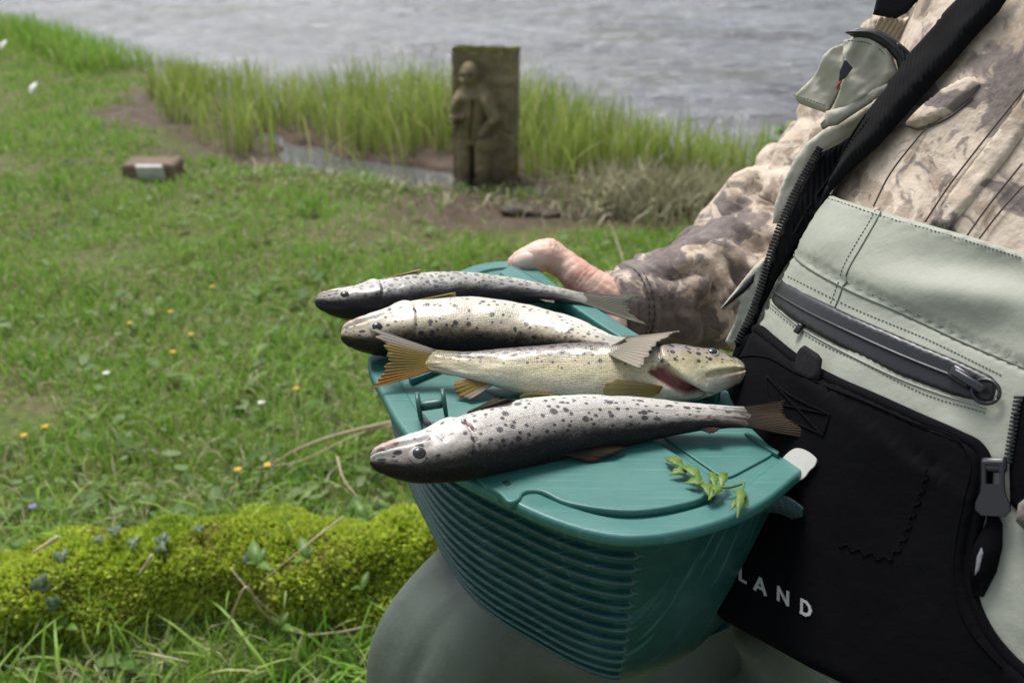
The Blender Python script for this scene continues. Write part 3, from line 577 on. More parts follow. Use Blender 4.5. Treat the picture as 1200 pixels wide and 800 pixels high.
# carrying strap of dark teal webbing
t = NT('teal_webbing'); wv = t.n('ShaderNodeTexChecker'); t.put(wv.inputs[0], t.co((1, 1, 1), (.3, .5, .6))); wv.inputs[3].default_value = 620
t.set(base=t.mix(wv.outputs[1], (.012, .03, .036), (.035, .075, .085)), rough=.75); t.bump(wv.outputs[1], .8, .0015); WEB = t.m
def ribbon(mb, pts, wv_, th, n=24):
    q = spline(np.asarray(pts, float), n); T = unit(np.gradient(q, axis=0)); wv_ = np.asarray(wv_, float); rg = []
    for i in range(n):
        w = wv_ if wv_.ndim == 1 else wv_[0] + (wv_[1] - wv_[0]) * i / (n - 1); nn = unit(np.cross(T[i], w)) * th * .5; rg.append(np.array([q[i] - w / 2 - nn, q[i] + w / 2 - nn, q[i] + w / 2 + nn, q[i] - w / 2 + nn]))
    mb.loft(rg)
mb = MB(); ribbon(mb, [P(870, 590, .60), P(898, 588, .602), P(920, 592, .605), P(941, 606, .61)], np.array([.003, .006, -.016]), .003); mb.build('carry_strap', WEB, cr_)
# ================================================================== TROUT
def trout_skin(name, ramp, spot_n=95, spot_r=.20, spot_lo=-.45, spot_hi=.0, tint=(1, 1, 1), seed=0., tailc=(.3, .29, .25), ol=.2):
    t = NT(name); dv = t.attr('dv'); fuv = t.co(attr='fuv'); gl = t.attr('gill'); hd = t.attr('headm')
    nz1 = t.noise(60, 5, .65, co=fuv); nz2 = t.noise(260, 4, .7, co=fuv); nz3 = t.noise(900, 2, .6, co=fuv)
    d = t.mt('ADD', dv, t.mt('MULTIPLY', t.mt('SUBTRACT', nz1, .5), .40)); d = t.mt('ADD', d, t.mt('MULTIPLY', t.mt('SUBTRACT', nz2, .5), .45))
    base = t.ramp(t.map(d, -1, 1), ramp)
    base = t.mix(t.map(t.noise(420, 3, .7, co=fuv), .50, .68, 0, .5), base, t.mix(.65, base, (.02, .02, .02)))
    sc_ = t.vor(820, co=t.co((.75, 1, 1), attr='fuv'))
    base = t.mix(t.map(sc_, .15, .75, 0, .35), base, t.mix(.5, base, (.02, .02, .025)))
    base = t.mix(t.mt('MULTIPLY', t.map(nz3, .57, .72, 0, .6), t.map(dv, .1, .75, 1, .12)), base, (.80, .80, .80))
    sx = t.n('ShaderNodeSeparateXYZ'); t.put(sx.inputs[0], fuv); kk = 2 * math.pi / .0026; wn = t.mt('MULTIPLY', t.mt('SUBTRACT', nz1, .5), 5.)
    lat = t.mt('MULTIPLY', t.mt('SINE', t.mt('ADD', t.mt('MULTIPLY', t.mt('ADD', sx.outputs[0], sx.outputs[1]), kk), wn)), t.mt('SINE', t.mt('ADD', t.mt('MULTIPLY', t.mt('SUBTRACT', sx.outputs[0], sx.outputs[1]), kk), wn)))
    lat = t.mt('MULTIPLY', lat, t.map(hd, 0, .6, 1, 0))
    base = t.mix(t.map(lat, .1, .7, 0, .34), base, t.mix(.6, base, (.03, .03, .035)))
    base = t.mix(t.mt('MULTIPLY', t.map(nz1, .35, .65), t.mt('MULTIPLY', t.map(dv, -.4, .2, 0, ol, True), t.map(dv, .2, .7, 1, 0, True))), base, (.40, .33, .13))
    lln = t.mt('MULTIPLY', t.map(t.mt('ABSOLUTE', t.mt('SUBTRACT', dv, .02)), 0, .035, .45, 0), t.map(hd, 0, .6, 1, 0)); base = t.mix(lln, base, (.10, .09, .08))
    fu2 = t.n('ShaderNodeVectorMath', _operation='ADD'); t.put(fu2.inputs[0], fuv); fu2.inputs[1].default_value = (seed, seed * 1.7, 0); f2 = fu2.outputs[0]
    spot = None
    for sc_n, rr_, sd2 in ((spot_n, spot_r, 0.), (spot_n * 1.5, spot_r * .85, .31)):
        f3 = t.n('ShaderNodeVectorMath', _operation='ADD'); t.put(f3.inputs[0], f2); f3.inputs[1].default_value = (sd2, sd2, 0)
        vd = t.vor(sc_n, co=f3.outputs[0], dim='2D', rnd=.85); vc = t.n('ShaderNodeSeparateColor'); t.put(vc.inputs[0], t.vor(sc_n, co=f3.outputs[0], out='Color', dim='2D', rnd=.85))
        dist = t.mt('ADD', vd, t.mt('MULTIPLY', t.mt('SUBTRACT', nz2, .5), .16))
        den = t.map(t.mt('ADD', dv, t.mt('MULTIPLY', t.mt('SUBTRACT', nz1, .5), .5)), spot_lo, spot_hi, 0, 1)
        rad_ = t.mt('MULTIPLY', t.mt('MULTIPLY', t.map(vc.outputs[0], .2, .75, 0, 1.0), rr_), den)
        s1 = t.mt('MULTIPLY', t.map(t.mt('SUBTRACT', dist, rad_), -.07, .05, 1, 0, True), t.map(rad_, .03, .10, 0, .93)); spot = s1 if spot is None else t.mt('MAXIMUM', spot, s1)
    base = t.mix(spot, base, (.016, .014, .018))
    base = t.mix(t.attr('tailm'), base, tailc)
    base = t.mix(t.mt('MULTIPLY', t.attr('lipm'), .75), base, (.45, .27, .22))
    base = t.mix(gl, base, t.mix(nz2, (.08, .003, .006), (.20, .010, .014))); base = t.mix(1, base, (.86, .855, .845), 'MULTIPLY')
    lt_ = t.map(dv, .25, .75, 1, .05); t.set(base=base, rough=t.map(nz2, .3, .7, .30, .50), spec=t.mt('ADD', t.mt('MULTIPLY', lt_, .35), .12), coat=t.mt('MULTIPLY', lt_, .32), coatr=.09)
    t.bump(lat, .22, .0005); t.bump(t.mt('MULTIPLY', sc_, t.map(hd, 0, 1, 1, .1)), .30, .0005); t.bump(nz1, .05, .002); t.bump(nz3, .10, .0005)
    return t.m
def fin_mat(name, c1, c2, dark=(.05, .045, .03), edge=None):
    t = NT(name); r = t.attr('ray'); e = t.attr('ext'); wv_ = t.mt('SINE', t.mt('ADD', t.mt('MULTIPLY', r, 210.), t.mt('MULTIPLY', t.noise(50, 3), 7.)))
    c = t.mix(t.map(t.mt('ADD', e, t.mt('MULTIPLY', t.noise(80, 3), .5)), .3, 1.2), c1, c2); c = t.mix(t.map(wv_, .1, 1, 0, .24), c, dark)
    if edge: c = t.mix(t.map(r, .12, .30, .75, 0, True), c, edge[0]); c = t.mix(t.map(t.mt('ADD', r, t.mt('MULTIPLY', e, .08)), .80, .95, 0, .8, True), c, edge[1])
    t.set(base=c, rough=.6, spec=.10); t.bump(wv_, .35, .0006)
    s = t.n('ShaderNodeBsdfTranslucent'); t.put(s.inputs[0], c); mx = t.n('ShaderNodeMixShader'); mx.inputs[0].default_value = .25
    t.t.links.new(t.b.outputs[0], mx.inputs[1]); t.t.links.new(s.outputs[0], mx.inputs[2]); t.t.links.new(mx.outputs[0], t.out.inputs[0]); return t.m
HD = np.array([(0, .016), (.008, .030), (.025, .044), (.05, .056), (.1, .079), (.2, .101), (.3, .113), (.4, .117), (.5, .112), (.6, .100), (.7, .083), (.8, .062), (.88, .048), (.94, .042), (1, .044)])
HT = np.array([(0, .009), (.008, .022), (.025, .034), (.05, .045), (.1, .061), (.2, .080), (.35, .088), (.5, .084), (.6, .073), (.7, .058), (.8, .040), (.9, .025), (.95, .015), (1, .005)])
def smooth_interp(tab, s):
    x = np.linspace(0, 1, 400); y = np.interp(x, tab[:, 0], tab[:, 1]); ker = np.ones(13) / 13; yp = np.convolve(np.pad(y, 6, mode='edge'), ker, 'valid'); w = sst(.03, .09, x); return np.interp(s, x, y * (1 - w) + yp * w)
EYE_D = plastic('eye_pupil', (.022, .022, .026), .25); tE = NT('eye_iris'); tE.set(base=(.34, .32, .27), rough=.3, spec=.5); EYE_I = tE.m
def fin(name, mat, parent, root0, root1, dir0, dir1, len0, len1, nrm, n=14, m=8, notch=0., rag=.04, wave=.06, th=.0005, seed=1):
    root0, root1, dir0, dir1, nrm = [np.asarray(v, float) for v in (root0, root1, dir0, dir1, nrm)]; r_ = np.random.default_rng(seed); V = []; ray = []; ext = []
    n2 = n * 5; jag = np.convolve(r_.normal(0, rag * 1.6, n2 + 4), [.15, .25, .2, .25, .15], 'valid'); nray = n - 2
    for i in range(n2):
        f = i / (n2 - 1); ro = root0 + (root1 - root0) * f; dd = unit(dir0 * (1 - f) + dir1 * f); L = (len0 * (1 - f) + len1 * f) * (1 - notch * math.sin(math.pi * f) ** 1.3) * (1 + jag[i]) * (1 if notch else .62 + .38 * math.sin(math.pi * (.12 + .7 * f)))
        for j in range(m):
            g = j / (m - 1); V.append(ro + dd * L * g + nrm * (L * wave * g * (math.sin(f * 5 + seed) + .5 * g) + min(.0004, .012 * L) * math.cos(2 * math.pi * nray * f) * (.3 + .7 * g))); ray.append(f); ext.append(g)
    V = np.array(V); N = len(V); tkn = th * (1 - .7 * np.array(ext))[:, None]; VV = np.concatenate([V + nrm * tkn, V - nrm * tkn]); F = []
    for i in range(n2 - 1):
        for j in range(m - 1): a = i*m+j; F.append([a, a+m, a+m+1, a+1]); F.append([N+a, N+a+1, N+a+m+1, N+a+m])
    bd = [j for j in range(m)] + [i*m+m-1 for i in range(1, n2)] + [(n2-1)*m+j for j in range(m-2, -1, -1)] + [i*m for i in range(n2-2, 0, -1)]
    for q in range(len(bd)): a, b = bd[q], bd[(q+1) % len(bd)]; F.append([a, b, N+b, N+a])
    return mesh(name, VV, F, mat, parent, attrs={'ray': np.tile(ray, 2), 'ext': np.tile(ext, 2)})
def trout(label, axis, toward, elev, skin, fins_c, tail, fat=1., lift=None, gill='closed', eye_phi=72, mphi=98, seed=0, tail_c=None, vis_fins=()):
    axis = np.array(axis, float); NS, NP = 230, 76
    q0 = spline(axis, 60); L = 0; z = np.full(60, LZ + .018)
    for _ in range(3):
        p3 = onz(q0[:, 0], q0[:, 1], z); dd = np.r_[0, np.cumsum(np.linalg.norm(np.diff(p3, axis=0), axis=1))]; L = dd[-1]; s_ = dd / L
        z = LZ + .0215 * fat * (1 - .35 * s_) * L / .235 + (np.interp(s_, [a for a, b in lift], [b for a, b in lift]) if lift else 0)
    s = np.r_[np.linspace(0, .03, 24, endpoint=False), np.linspace(.03, 1, NS - 24)]
    C = np.stack([np.interp(s, s_, p3[:, c]) for c in range(3)], 1); ker = np.ones(9) / 9
    for c in range(3): C[:, c] = np.convolve(np.pad(C[:, c], 4, mode='reflect', reflect_type='odd'), ker, 'valid')
    T = unit(np.gradient(C, s, axis=0)); zup = np.array([0, 0, 1.]); side = unit(np.cross(zup, T)); side = np.where((side[:, 1:2] * toward) > 0, side, -side)   # toward=-1 : camera side
    el = math.radians(elev); Dv = unit(side * math.cos(el) + zup * math.sin(el)); Dv = unit(Dv - (Dv * T).sum(1, keepdims=True) * T); Lt = np.cross(T, Dv); Lt = np.where(Lt[:, 2:] > 0, Lt, -Lt)
    hd = smooth_interp(HD, s) * L * fat; ht = smooth_interp(HT, s) * L * fat
    phi = np.linspace(0, 2 * np.pi, NP, endpoint=False); S, PH = np.meshgrid(s, phi, indexing='ij'); pa = np.abs(np.where(PH > np.pi, PH - 2 * np.pi, PH)); deg = np.degrees(pa)
    pw = .92; cp = np.sign(np.cos(PH)) * np.abs(np.cos(PH)) ** pw; sp = np.sign(np.sin(PH)) * np.abs(np.sin(PH)) ** pw
    head = 1 - sst(.20, .24, S); disp = np.zeros_like(S); vsd = np.sin(PH) > 0
    if gill == 'open': sg = .250 - .13 * np.clip((deg - 98) / 80, -.15, 1.05); wg = .042 * sst(88, 104, deg) * sst(186, 172, deg)
    else: sg = .232 - .045 * ((deg - 95) / 75) ** 2; wg = .007 * sst(84, 96, deg) * sst(138, 122, deg) * (gill == 'slit')
    disp += .0016 * sst(sg - .05, sg - .006, S) * (1 - sst(sg - .002, sg + .004, S)) * sst(40, 60, deg)
    disp -= .0012 * np.exp(-((S - sg - .004) / .004) ** 2) * sst(45, 65, deg)
    gm = np.exp(-((S - sg - wg * .9) / (wg * .75 + 1e-4)) ** 8) * (wg > .002) * vsd; disp -= gm * (.0055 if gill == 'open' else .0015)
    ml = mphi + 60 * S; mm = np.exp(-((deg - ml) / 4.2) ** 2) * (1 - sst(.13, .15, S)); disp -= .0030 * mm * sst(-.004, .01, S)
    disp += .0013 * np.exp(-((deg - ml + 13) / 8) ** 2) * (1 - sst(.12, .145, S)) * sst(.0, .02, S) + .0016 * sst(ml + 3, ml + 14, deg) * (1 - sst(.05, .12, S)) * sst(-.004, .006, S)
    disp -= .0010 * np.exp(-((S - .165 + .0004 * (deg - 90)) / .005) ** 2) * sst(80, 95, deg) * sst(150, 135, deg)     # preopercle
    disp += .0007 * np.exp(-((deg - eye_phi) / 18) ** 2 - ((S - .105) / .03) ** 2)
    disp += .0006 * fbm(np.stack([S * 14, np.cos(PH) * 2, np.sin(PH) * 2 + seed], -1), 11 + seed, 3)
    rad = np.stack([hd[:, None] * cp, ht[:, None] * sp], -1)
    V = C[:, None] + Dv[:, None] * (rad[..., 0:1] + disp[..., None] * np.cos(PH)[..., None]) + Lt[:, None] * (rad[..., 1:2] + disp[..., None] * np.sin(PH)[..., None])
    root = thing('trout', (C[NS // 2][0], C[NS // 2][1], LZ), label, 'fish', 'trout laid on the creel lid')
    lipm = (1 - sst(.05, .09, S)) * sst(mphi + 4, mphi + 14, deg)
    at = {'dv': np.cos(PH).ravel(), 'fuv': np.stack([S * L, np.where(PH > np.pi, PH - 2 * np.pi, PH) * .024, 0 * S + seed * .37], -1).reshape(-1, 3), 'gill': gm.ravel(), 'headm': head.ravel(), 'lipm': lipm.ravel(), 'tailm': sst(.87, 1.0, S + .04 * vn(np.stack([S * 0, np.cos(PH) * 6, np.sin(PH) * 6], -1), 5)).ravel()}
    F = []; k = NP
    ii = np.arange(NS * NP).reshape(NS, NP); FQ = np.stack([ii[:-1], np.roll(ii, -1, 1)[:-1], np.roll(ii, -1, 1)[1:], ii[1:]], -1).reshape(-1, 4)
    F = [list(f) for f in FQ] + [list(ii[0])[::-1], list(ii[-1])]
    body = mesh('body', V.reshape(-1, 3), F, skin, root, attrs=at)
    def surf(sf, dg, out=0.):
        i = int(np.argmin(abs(s - sf))); a = math.radians(dg); nrm = unit(Dv[i] * math.cos(a) / hd[i] + Lt[i] * math.sin(a) / ht[i])
        return C[i] + Dv[i] * hd[i] * math.copysign(abs(math.cos(a)) ** pw, math.cos(a)) + Lt[i] * ht[i] * math.copysign(abs(math.sin(a)) ** pw, math.sin(a)) + nrm * out, nrm, T[i]
    for sg_ in (1, -1):
        pe, ne, te = surf(.105, eye_phi * sg_, -.0016); bn = unit(np.cross(ne, te)); R = np.stack([te, bn, ne]); er = .0058 * L / .23
        mb = MB(); mb.sphere(pe, (er, er * .92, er * .55), R); e = mb.build('eye', EYE_I, root)
        mb = MB(); mb.sphere(pe + ne * er * .32, (er * .66, er * .62, er * .36), R); mb.build('pupil', EYE_D, e)
    # tail fin
    u0 = C[-1] - T[-1] * .006 + Dv[-1] * hd[-1] * .95; u1 = C[-1] - T[-1] * .006 - Dv[-1] * hd[-1] * .95
    tl = [onz(a, b, zz) for a, b, zz in tail]; d0 = tl[0] - u0; d1 = tl[1] - u1
    fin('tail_fin', tail_c or fins_c, root, u0, u1, unit(d0), unit(d1), np.linalg.norm(d0), np.linalg.norm(d1), Lt[-1], 18, 10, .30, .05, .09, .0009, seed + 3)
    for (nm, s0, s1, dg, ln, back, outw, mt_) in vis_fins:
        if nm in ('pectoral_fin', 'pelvic_fin'):
            ra, na, tA = surf(s0, dg - s1, .0004); rb, nb_, tB = surf(s0 + .01, dg + s1, .0004); sdv = unit(rb - ra)
            fin(nm, mt_ or fins_c, root, ra, rb, unit(tA * back + na * outw - sdv * .25), unit(tB * back + nb_ * outw + sdv * .45), ln, ln * .8, unit(na + nb_), 8, 7, 0, .03, .06, .0004, seed + 5); continue
        r0, n0, t0 = surf(s0, dg, -.001); r1, n1, t1 = surf(s1, dg, -.001); pn = unit(np.cross(t0, n0))
        fin(nm, mt_ or fins_c, root, r0, r1, unit(t0 * back + n0 * outw), unit(t1 * (back + .5) + n1 * outw * .7), ln, ln * .55, pn, 8, 7, 0, .04, .08, .0004, seed + int(s0 * 50))
    return root
R_dark = [(0, (.66, .65, .58)), (.30, (.60, .58, .50)), (.45, (.48, .46, .41)), (.60, (.30, .29, .28)), (.73, (.10, .098, .10)), (.84, (.014, .013, .013)), (1, (.010, .010, .010))]
R_pale = [(0, (.74, .71, .62)), (.35, (.70, .66, .54)), (.60, (.62, .57, .45)), (.75, (.42, .36, .26)), (.87, (.12, .09, .05)), (.94, (.02, .016, .012)), (1, (.012, .011, .01))]
R_side = [(0, (.72, .68, .56)), (.25, (.70, .64, .42)), (.45, (.62, .55, .33)), (.58, (.50, .44, .31)), (.70, (.36, .31, .27)), (.85, (.19, .16, .145)), (1, (.06, .05, .04))]
R_near = [(0, (.72, .69, .64)), (.30, (.66, .62, .57)), (.48, (.56, .52, .48)), (.62, (.42, .39, .37)), (.74, (.20, .18, .165)), (.83, (.05, .042, .035)), (.89, (.012, .010, .008)), (1, (.010, .009, .008))]
S1 = trout_skin('trout_skin_dark', R_dark, 135, .32, -.9, -.4, seed=.13, tailc=(.15, .145, .12)); S2 = trout_skin('trout_skin_pale', R_pale, 100, .24, -.85, -.3, seed=.41, tailc=(.30, .27, .21), ol=.32); S3 = trout_skin('trout_skin_yellow', R_side, 120, .27, -.45, .3, seed=.77, tailc=(.22, .18, .06), ol=.55); S4 = trout_skin('trout_skin_grey', R_near, 100, .26, -.98, -.5, seed=1.1, tailc=(.05, .038, .028))
FG = fin_mat('fin_grey', (.13, .125, .10), (.25, .24, .19)); FY = fin_mat('fin_yellow', (.34, .25, .07), (.46, .38, .20)); FB = fin_mat('fin_brown', (.022, .017, .012), (.055, .036, .022)); FT = fin_mat('fin_olive', (.24, .185, .04), (.27, .20, .07), edge=((.30, .27, .27), (.40, .17, .05))); FP = fin_mat('fin_pale', (.27, .245, .19), (.34, .30, .24))
trout('dark backed trout lying by the thumb, its head jutting over the lid edge', [(370, 353), (398, 355), (450, 351), (520, 343), (590, 341), (645, 345), (690, 350)], -1, -10, S1, FG, [(760, 380, LZ + .004), (752, 352, LZ + .014)], .80, seed=1, tail_c=FG,
      lift=[(0, .002), (1, .0)], vis_fins=[('pectoral_fin', .26, 7, 142, .034, 1, .05, FY), ('adipose_fin', .82, .86, 6, .012, 1, .7, FG)])
trout('pale spotted trout with its head half under an olive tail fin', [(400, 392), (432, 392), (480, 386), (540, 383), (620, 388), (680, 397), (722, 404)], -1, -20, S2, FP, [(746, 428, LZ + .043), (796, 388, LZ + .032)], .93, seed=2, tail_c=FP,
      lift=[(0, .0), (.6, .001), (.8, .006), (1, .024)], vis_fins=[('pectoral_fin', .26, 6, 142, .030, 1, .04, FY)])
trout('yellowish trout turned the other way, gill open and dark red', [(873, 432), (840, 434), (780, 438), (700, 438), (620, 434), (550, 428), (498, 421)], 1, 36, S3, FY, [(441, 386, LZ + .034), (438, 453, LZ + .006)], .90, gill='open', seed=3, tail_c=FT, eye_phi=58, mphi=112,
      lift=[(0, .0), (.6, .001), (1, .006)], vis_fins=[('pectoral_fin', .27, 7, 140, .044, 1, .10, FY), ('pelvic_fin', .56, 9, 168, .030, 1, .12, FY), ('anal_fin', .77, .84, 178, .026, .8, .75, FT)])
trout('largest spotted grey trout lying along the rounded front of the lid', [(434, 538), (480, 538), (540, 526), (600, 510), (660, 500), (720, 494), (780, 490), (840, 488), (884, 489)], -1, -22, S4, FB, [(962, 522, LZ + .010), (918, 470, LZ + .024)], .77, gill='slit', seed=4, tail_c=FB,
      lift=[(0, .002), (.6, .0), (1, .001)], vis_fins=[('dorsal_fin', .46, .60, 4, .026, 1, .45, FB), ('adipose_fin', .84, .88, 10, .013, 1, .6, FB), ('pectoral_fin', .26, 6, 146, .036, 1, .04, FB)])
# ------------------------------------------------------------------ leaf sprig on the lid
sp = thing('leaf_sprig', lidp(835, 572), 'small sprig of lobed green leaves lying on the creel lid', 'leaf')
mb = MB(); mb.tube([lidp(782, 538, .006), lidp(805, 550, .007), (lidp(826, 566, .006)), lidp(850, 571, .006), lidp(872, 566, .006)], .0009, 6, 20); mb.tube([lidp(872, 566, .006), lidp(868, 580, .006), lidp(862, 592, .004)], .0008, 6, 8); mb.build('stem', FRESH, sp)
for (b, tp, w) in [((800, 548), (779, 536), 17), ((806, 552), (784, 556), 13), ((822, 564), (796, 545), 15), ((826, 566), (802, 566), 14), ((826, 566), (833, 586), 15), ((845, 570), (830, 586), 12), ((838, 570), (832, 552), 12), ((845, 570), (849, 552), 12), ((868, 578), (859, 575), 7), ((869, 572), (864, 607), 12), ((868, 582), (877, 592), 10), ((866, 586), (856, 597), 9)]:
    B = lidp(*b, .006); Tq = lidp(*tp, .005); mb = MB(); mb.add(*leaf_mesh(B, Tq, w * .42 / FPX * 1.6, 3, .12, (0, -.2, 1), 18)); mb.build('leaf', FRESH, sp)
# ================================================================== PERSON
ta, Lr = math.radians(50), math.radians(31)
TC = np.array([.385, .60, .75]); TA, TB, TQ = .205, .142, 2.3
tt_ = np.array([math.cos(ta), -math.sin(ta), 0]); ff_ = np.array([-math.sin(ta), -math.cos(ta), 0])
tw = -ff_ * math.sin(Lr) + np.array([0, 0, math.cos(Lr)]); tn = ff_ * math.cos(Lr) + np.array([0, 0, math.sin(Lr)])
def tsc(c): return 1 + .05 * np.exp(-((c + .08) / .16) ** 2) - .10 * sst(.28, .42, c)
def tf(p):
    r = p - TC; a = r @ tt_; b = r @ tn; c = r @ tw; k = tsc(c)
    return ((np.abs(a) / (TA * k)) ** TQ + (np.abs(b) / (TB * k)) ** TQ) ** (1 / TQ) - 1
DG = np.linspace(.30, 1.3, 700)
def cast(px, py):
    px = np.atleast_1d(np.asarray(px, float)); py = np.atleast_1d(np.asarray(py, float)); R = ray(px, py)
    p = CAM + R[:, None] * DG[None, :, None]; f = tf(p); neg = f < 0; hit = neg.any(1); i = np.where(hit, neg.argmax(1), f.argmin(1)); i = np.clip(i, 1, len(DG) - 1)
    d0 = DG[i - 1]; d1 = DG[i]
    for _ in range(12):
        dm = (d0 + d1) / 2; inside = tf(CAM + R * dm[:, None]) < 0; d1 = np.where(inside, dm, d1); d0 = np.where(inside, d0, dm)
    d = np.where(hit, d1, DG[i]); q = CAM + R * d[:, None]; e = 1e-3
    g = np.stack([tf(q + e * np.eye(3)[k]) - tf(q - e * np.eye(3)[k]) for k in range(3)], -1); g = unit(g); v = unit(CAM - q); c = np.clip((g * v).sum(1, keepdims=True) / .6, 0, 1); return q, unit(g * c + v * (1 - c))
def plane_cast(pt, nrm):
    pt = np.asarray(pt, float); nrm = unit(np.asarray(nrm, float))
    def f(px, py):
        R = ray(np.atleast_1d(px), np.atleast_1d(py)); d = ((pt - CAM) @ nrm) / (R @ nrm); return CAM + R * d[:, None], np.repeat(nrm[None], len(R), 0)
    return f
def resample(poly, step):
    q = []
    for i in range(len(poly)):
        a = np.array(poly[i], float); b = np.array(poly[(i + 1) % len(poly)], float); n = max(1, int(np.linalg.norm(b - a) / step)); q += [a + (b - a) * k / n for k in range(n)]
    return np.array(q)
def patch(name, poly, mat, parent, off=.003, th=.004, step=7, pillow=0, surf=cast, wr=0, wf=25, round_=0, disp=None, seed=0, smooth=True):
    poly = np.array(poly, float)
    if round_: poly = closed_spline([tuple(p) for p in poly], max(40, int(np.linalg.norm(np.diff(poly, axis=0), axis=1).sum() / step)))
    else: poly = resample(poly, step)
    lo, hi = poly.min(0), poly.max(0); gx, gy = np.meshgrid(np.arange(lo[0], hi[0], step), np.arange(lo[1], hi[1], step)); gx = gx.ravel() + (np.arange(gx.size) % 2) * .01; gy = gy.ravel()
    k = inpoly(gx, gy, poly); k[k] &= dpoly(gx[k], gy[k], poly) > step * .45
    pts = np.concatenate([poly, np.stack([gx[k], gy[k]], -1)]); nb = len(poly)
    r = delaunay_2d_cdt([Vector(p) for p in pts], [(i, (i + 1) % nb) for i in range(nb)], [], 1, 1e-5)
    pts = np.array([v[:] for v in r[0]]); F = [list(f) for f in r[2]]
    q, n = surf(pts[:, 0], pts[:, 1]); de = dpoly(pts[:, 0], pts[:, 1], poly)
    o = np.full(len(pts), off + th)
    if pillow: x = np.clip(de / pillow, 0, 1); o = off + th * np.sqrt(np.clip(1 - (1 - x) ** 2, .02, 1))
    if wr: o = o + wr * fbm(q * wf, 100 + seed, 3) * np.clip(de / 8, 0, 1)
    if disp is not None: o = o + disp(pts[:, 0], pts[:, 1])
    top = q + n * o[:, None]; bot = q + n * (off if not disp else off - .004); N = len(pts); V = np.concatenate([top, bot])
    if np.mean([np.cross(top[f[1]] - top[f[0]], top[f[2]] - top[f[0]]) @ n[f[0]] for f in F[:50]]) < 0: F = [f[::-1] for f in F]
    FF = F + [[N + i for i in f[::-1]] for f in F]; cnt = {}
    for f in F:
        for i in range(len(f)): cnt[(f[i], f[(i + 1) % len(f)])] = 1
    for (a, b) in list(cnt):
        if (b, a) not in cnt: FF.append([b, a, N + a, N + b])
    return mesh(name, V, FF, mat, parent, smooth)
def line_on(mb, path, r, off, surf=cast, n=None, k=6):
    path = np.array(path, float); L = np.linalg.norm(np.diff(path, axis=0), axis=1).sum(); q = spline(path, n or max(8, int(L / 6))); p, nn = surf(q[:, 0], q[:, 1]); mb.tube(p + nn * off, r, k)
def stitches(mb, path, off, surf=cast, gap=5., r=.0005, zig=0):
    path = np.array(path, float); L = np.linalg.norm(np.diff(path, axis=0), axis=1).sum(); n = int(L / gap) * 2; q = spline(path, n)
    if zig: T = np.gradient(q, axis=0); T = T / np.linalg.norm(T, axis=1)[:, None]; q = q + np.stack([-T[:, 1], T[:, 0]], 1) * (zig * np.where(np.arange(n) % 4 < 2, 1, -1))[:, None]
    p, nn = surf(q[:, 0], q[:, 1]); p = p + nn * off
    for i in range(0, n - 1, 2 if not zig else 1):
        mb.tube([p[i], p[i + 1] * .8 + p[i] * .2], r, 5)
def bibsurf(px, py):
    q, n = cast(px, py); return q + n * (.0080 + .0022 * fbm(q * 16, 103, 3) + bibw(np.atleast_1d(px), np.atleast_1d(py)))[:, None], n
def pousurf(px, py):
    q, n = cast(px, py); return q + n * (.0170 + .0012 * fbm(q * 13, 108, 3) + pouw(np.atleast_1d(px), np.atleast_1d(py)))[:, None], n
# materials
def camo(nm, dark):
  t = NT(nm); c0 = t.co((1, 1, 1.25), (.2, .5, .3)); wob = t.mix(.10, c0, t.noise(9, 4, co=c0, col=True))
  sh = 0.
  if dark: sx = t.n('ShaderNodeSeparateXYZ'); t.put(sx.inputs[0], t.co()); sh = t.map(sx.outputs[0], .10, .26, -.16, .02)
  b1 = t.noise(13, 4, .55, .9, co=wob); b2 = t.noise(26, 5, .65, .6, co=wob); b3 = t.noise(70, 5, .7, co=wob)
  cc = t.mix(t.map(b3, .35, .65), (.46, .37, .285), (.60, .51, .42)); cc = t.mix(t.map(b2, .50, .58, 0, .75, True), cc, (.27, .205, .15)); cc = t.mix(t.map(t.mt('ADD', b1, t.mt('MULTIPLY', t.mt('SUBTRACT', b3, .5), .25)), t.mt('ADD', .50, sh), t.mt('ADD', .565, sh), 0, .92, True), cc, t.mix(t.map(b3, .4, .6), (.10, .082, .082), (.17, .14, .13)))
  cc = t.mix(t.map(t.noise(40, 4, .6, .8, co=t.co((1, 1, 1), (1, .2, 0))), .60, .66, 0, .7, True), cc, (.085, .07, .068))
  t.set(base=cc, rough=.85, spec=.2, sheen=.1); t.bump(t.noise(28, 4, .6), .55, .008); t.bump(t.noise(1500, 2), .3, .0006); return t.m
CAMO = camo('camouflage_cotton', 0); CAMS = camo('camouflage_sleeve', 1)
SAGE = fabric('sage_wader_cloth', (.285, .298, .245), (.335, .345, .285), .65, 1800, .18, 9, .35)
WADE = fabric('dark_wader_rubber', (.090, .110, .092), (.125, .145, .122), .6, 900, .3, 16, .4)
KHAKI = fabric('khaki_vest_cloth', (.40, .385, .31), (.46, .44, .36), .8, 1500, .3, 20)
BLACK = fabric('black_neoprene', (.0016, .0016, .0026), (.003, .003, .0042), .85, 1800, .25, 20, .07)
t = NT('ribbed_webbing'); wv_ = t.n('ShaderNodeTexWave'); t.put(wv_.inputs[0], t.co((1, 1, 1), (.2, .3, .75))); wv_.inputs['Scale'].default_value = 95; wv_.inputs['Distortion'].default_value = .4; t.set(base=(.004, .004, .005), rough=.8, spec=.12); t.bump(wv_.outputs[1], .7, .0015); RIBW = t.m
BLK2 = fabric('black_webbing', (.005, .005, .006), (.009, .009, .011), .8, 700, .6, 20, .15)
ZIPB = plastic('zipper_black', (.010, .010, .012), .38); METAL = NT('dark_metal'); METAL.set(base=(.05, .05, .055), rough=.3, metal=.8); METAL = METAL.m
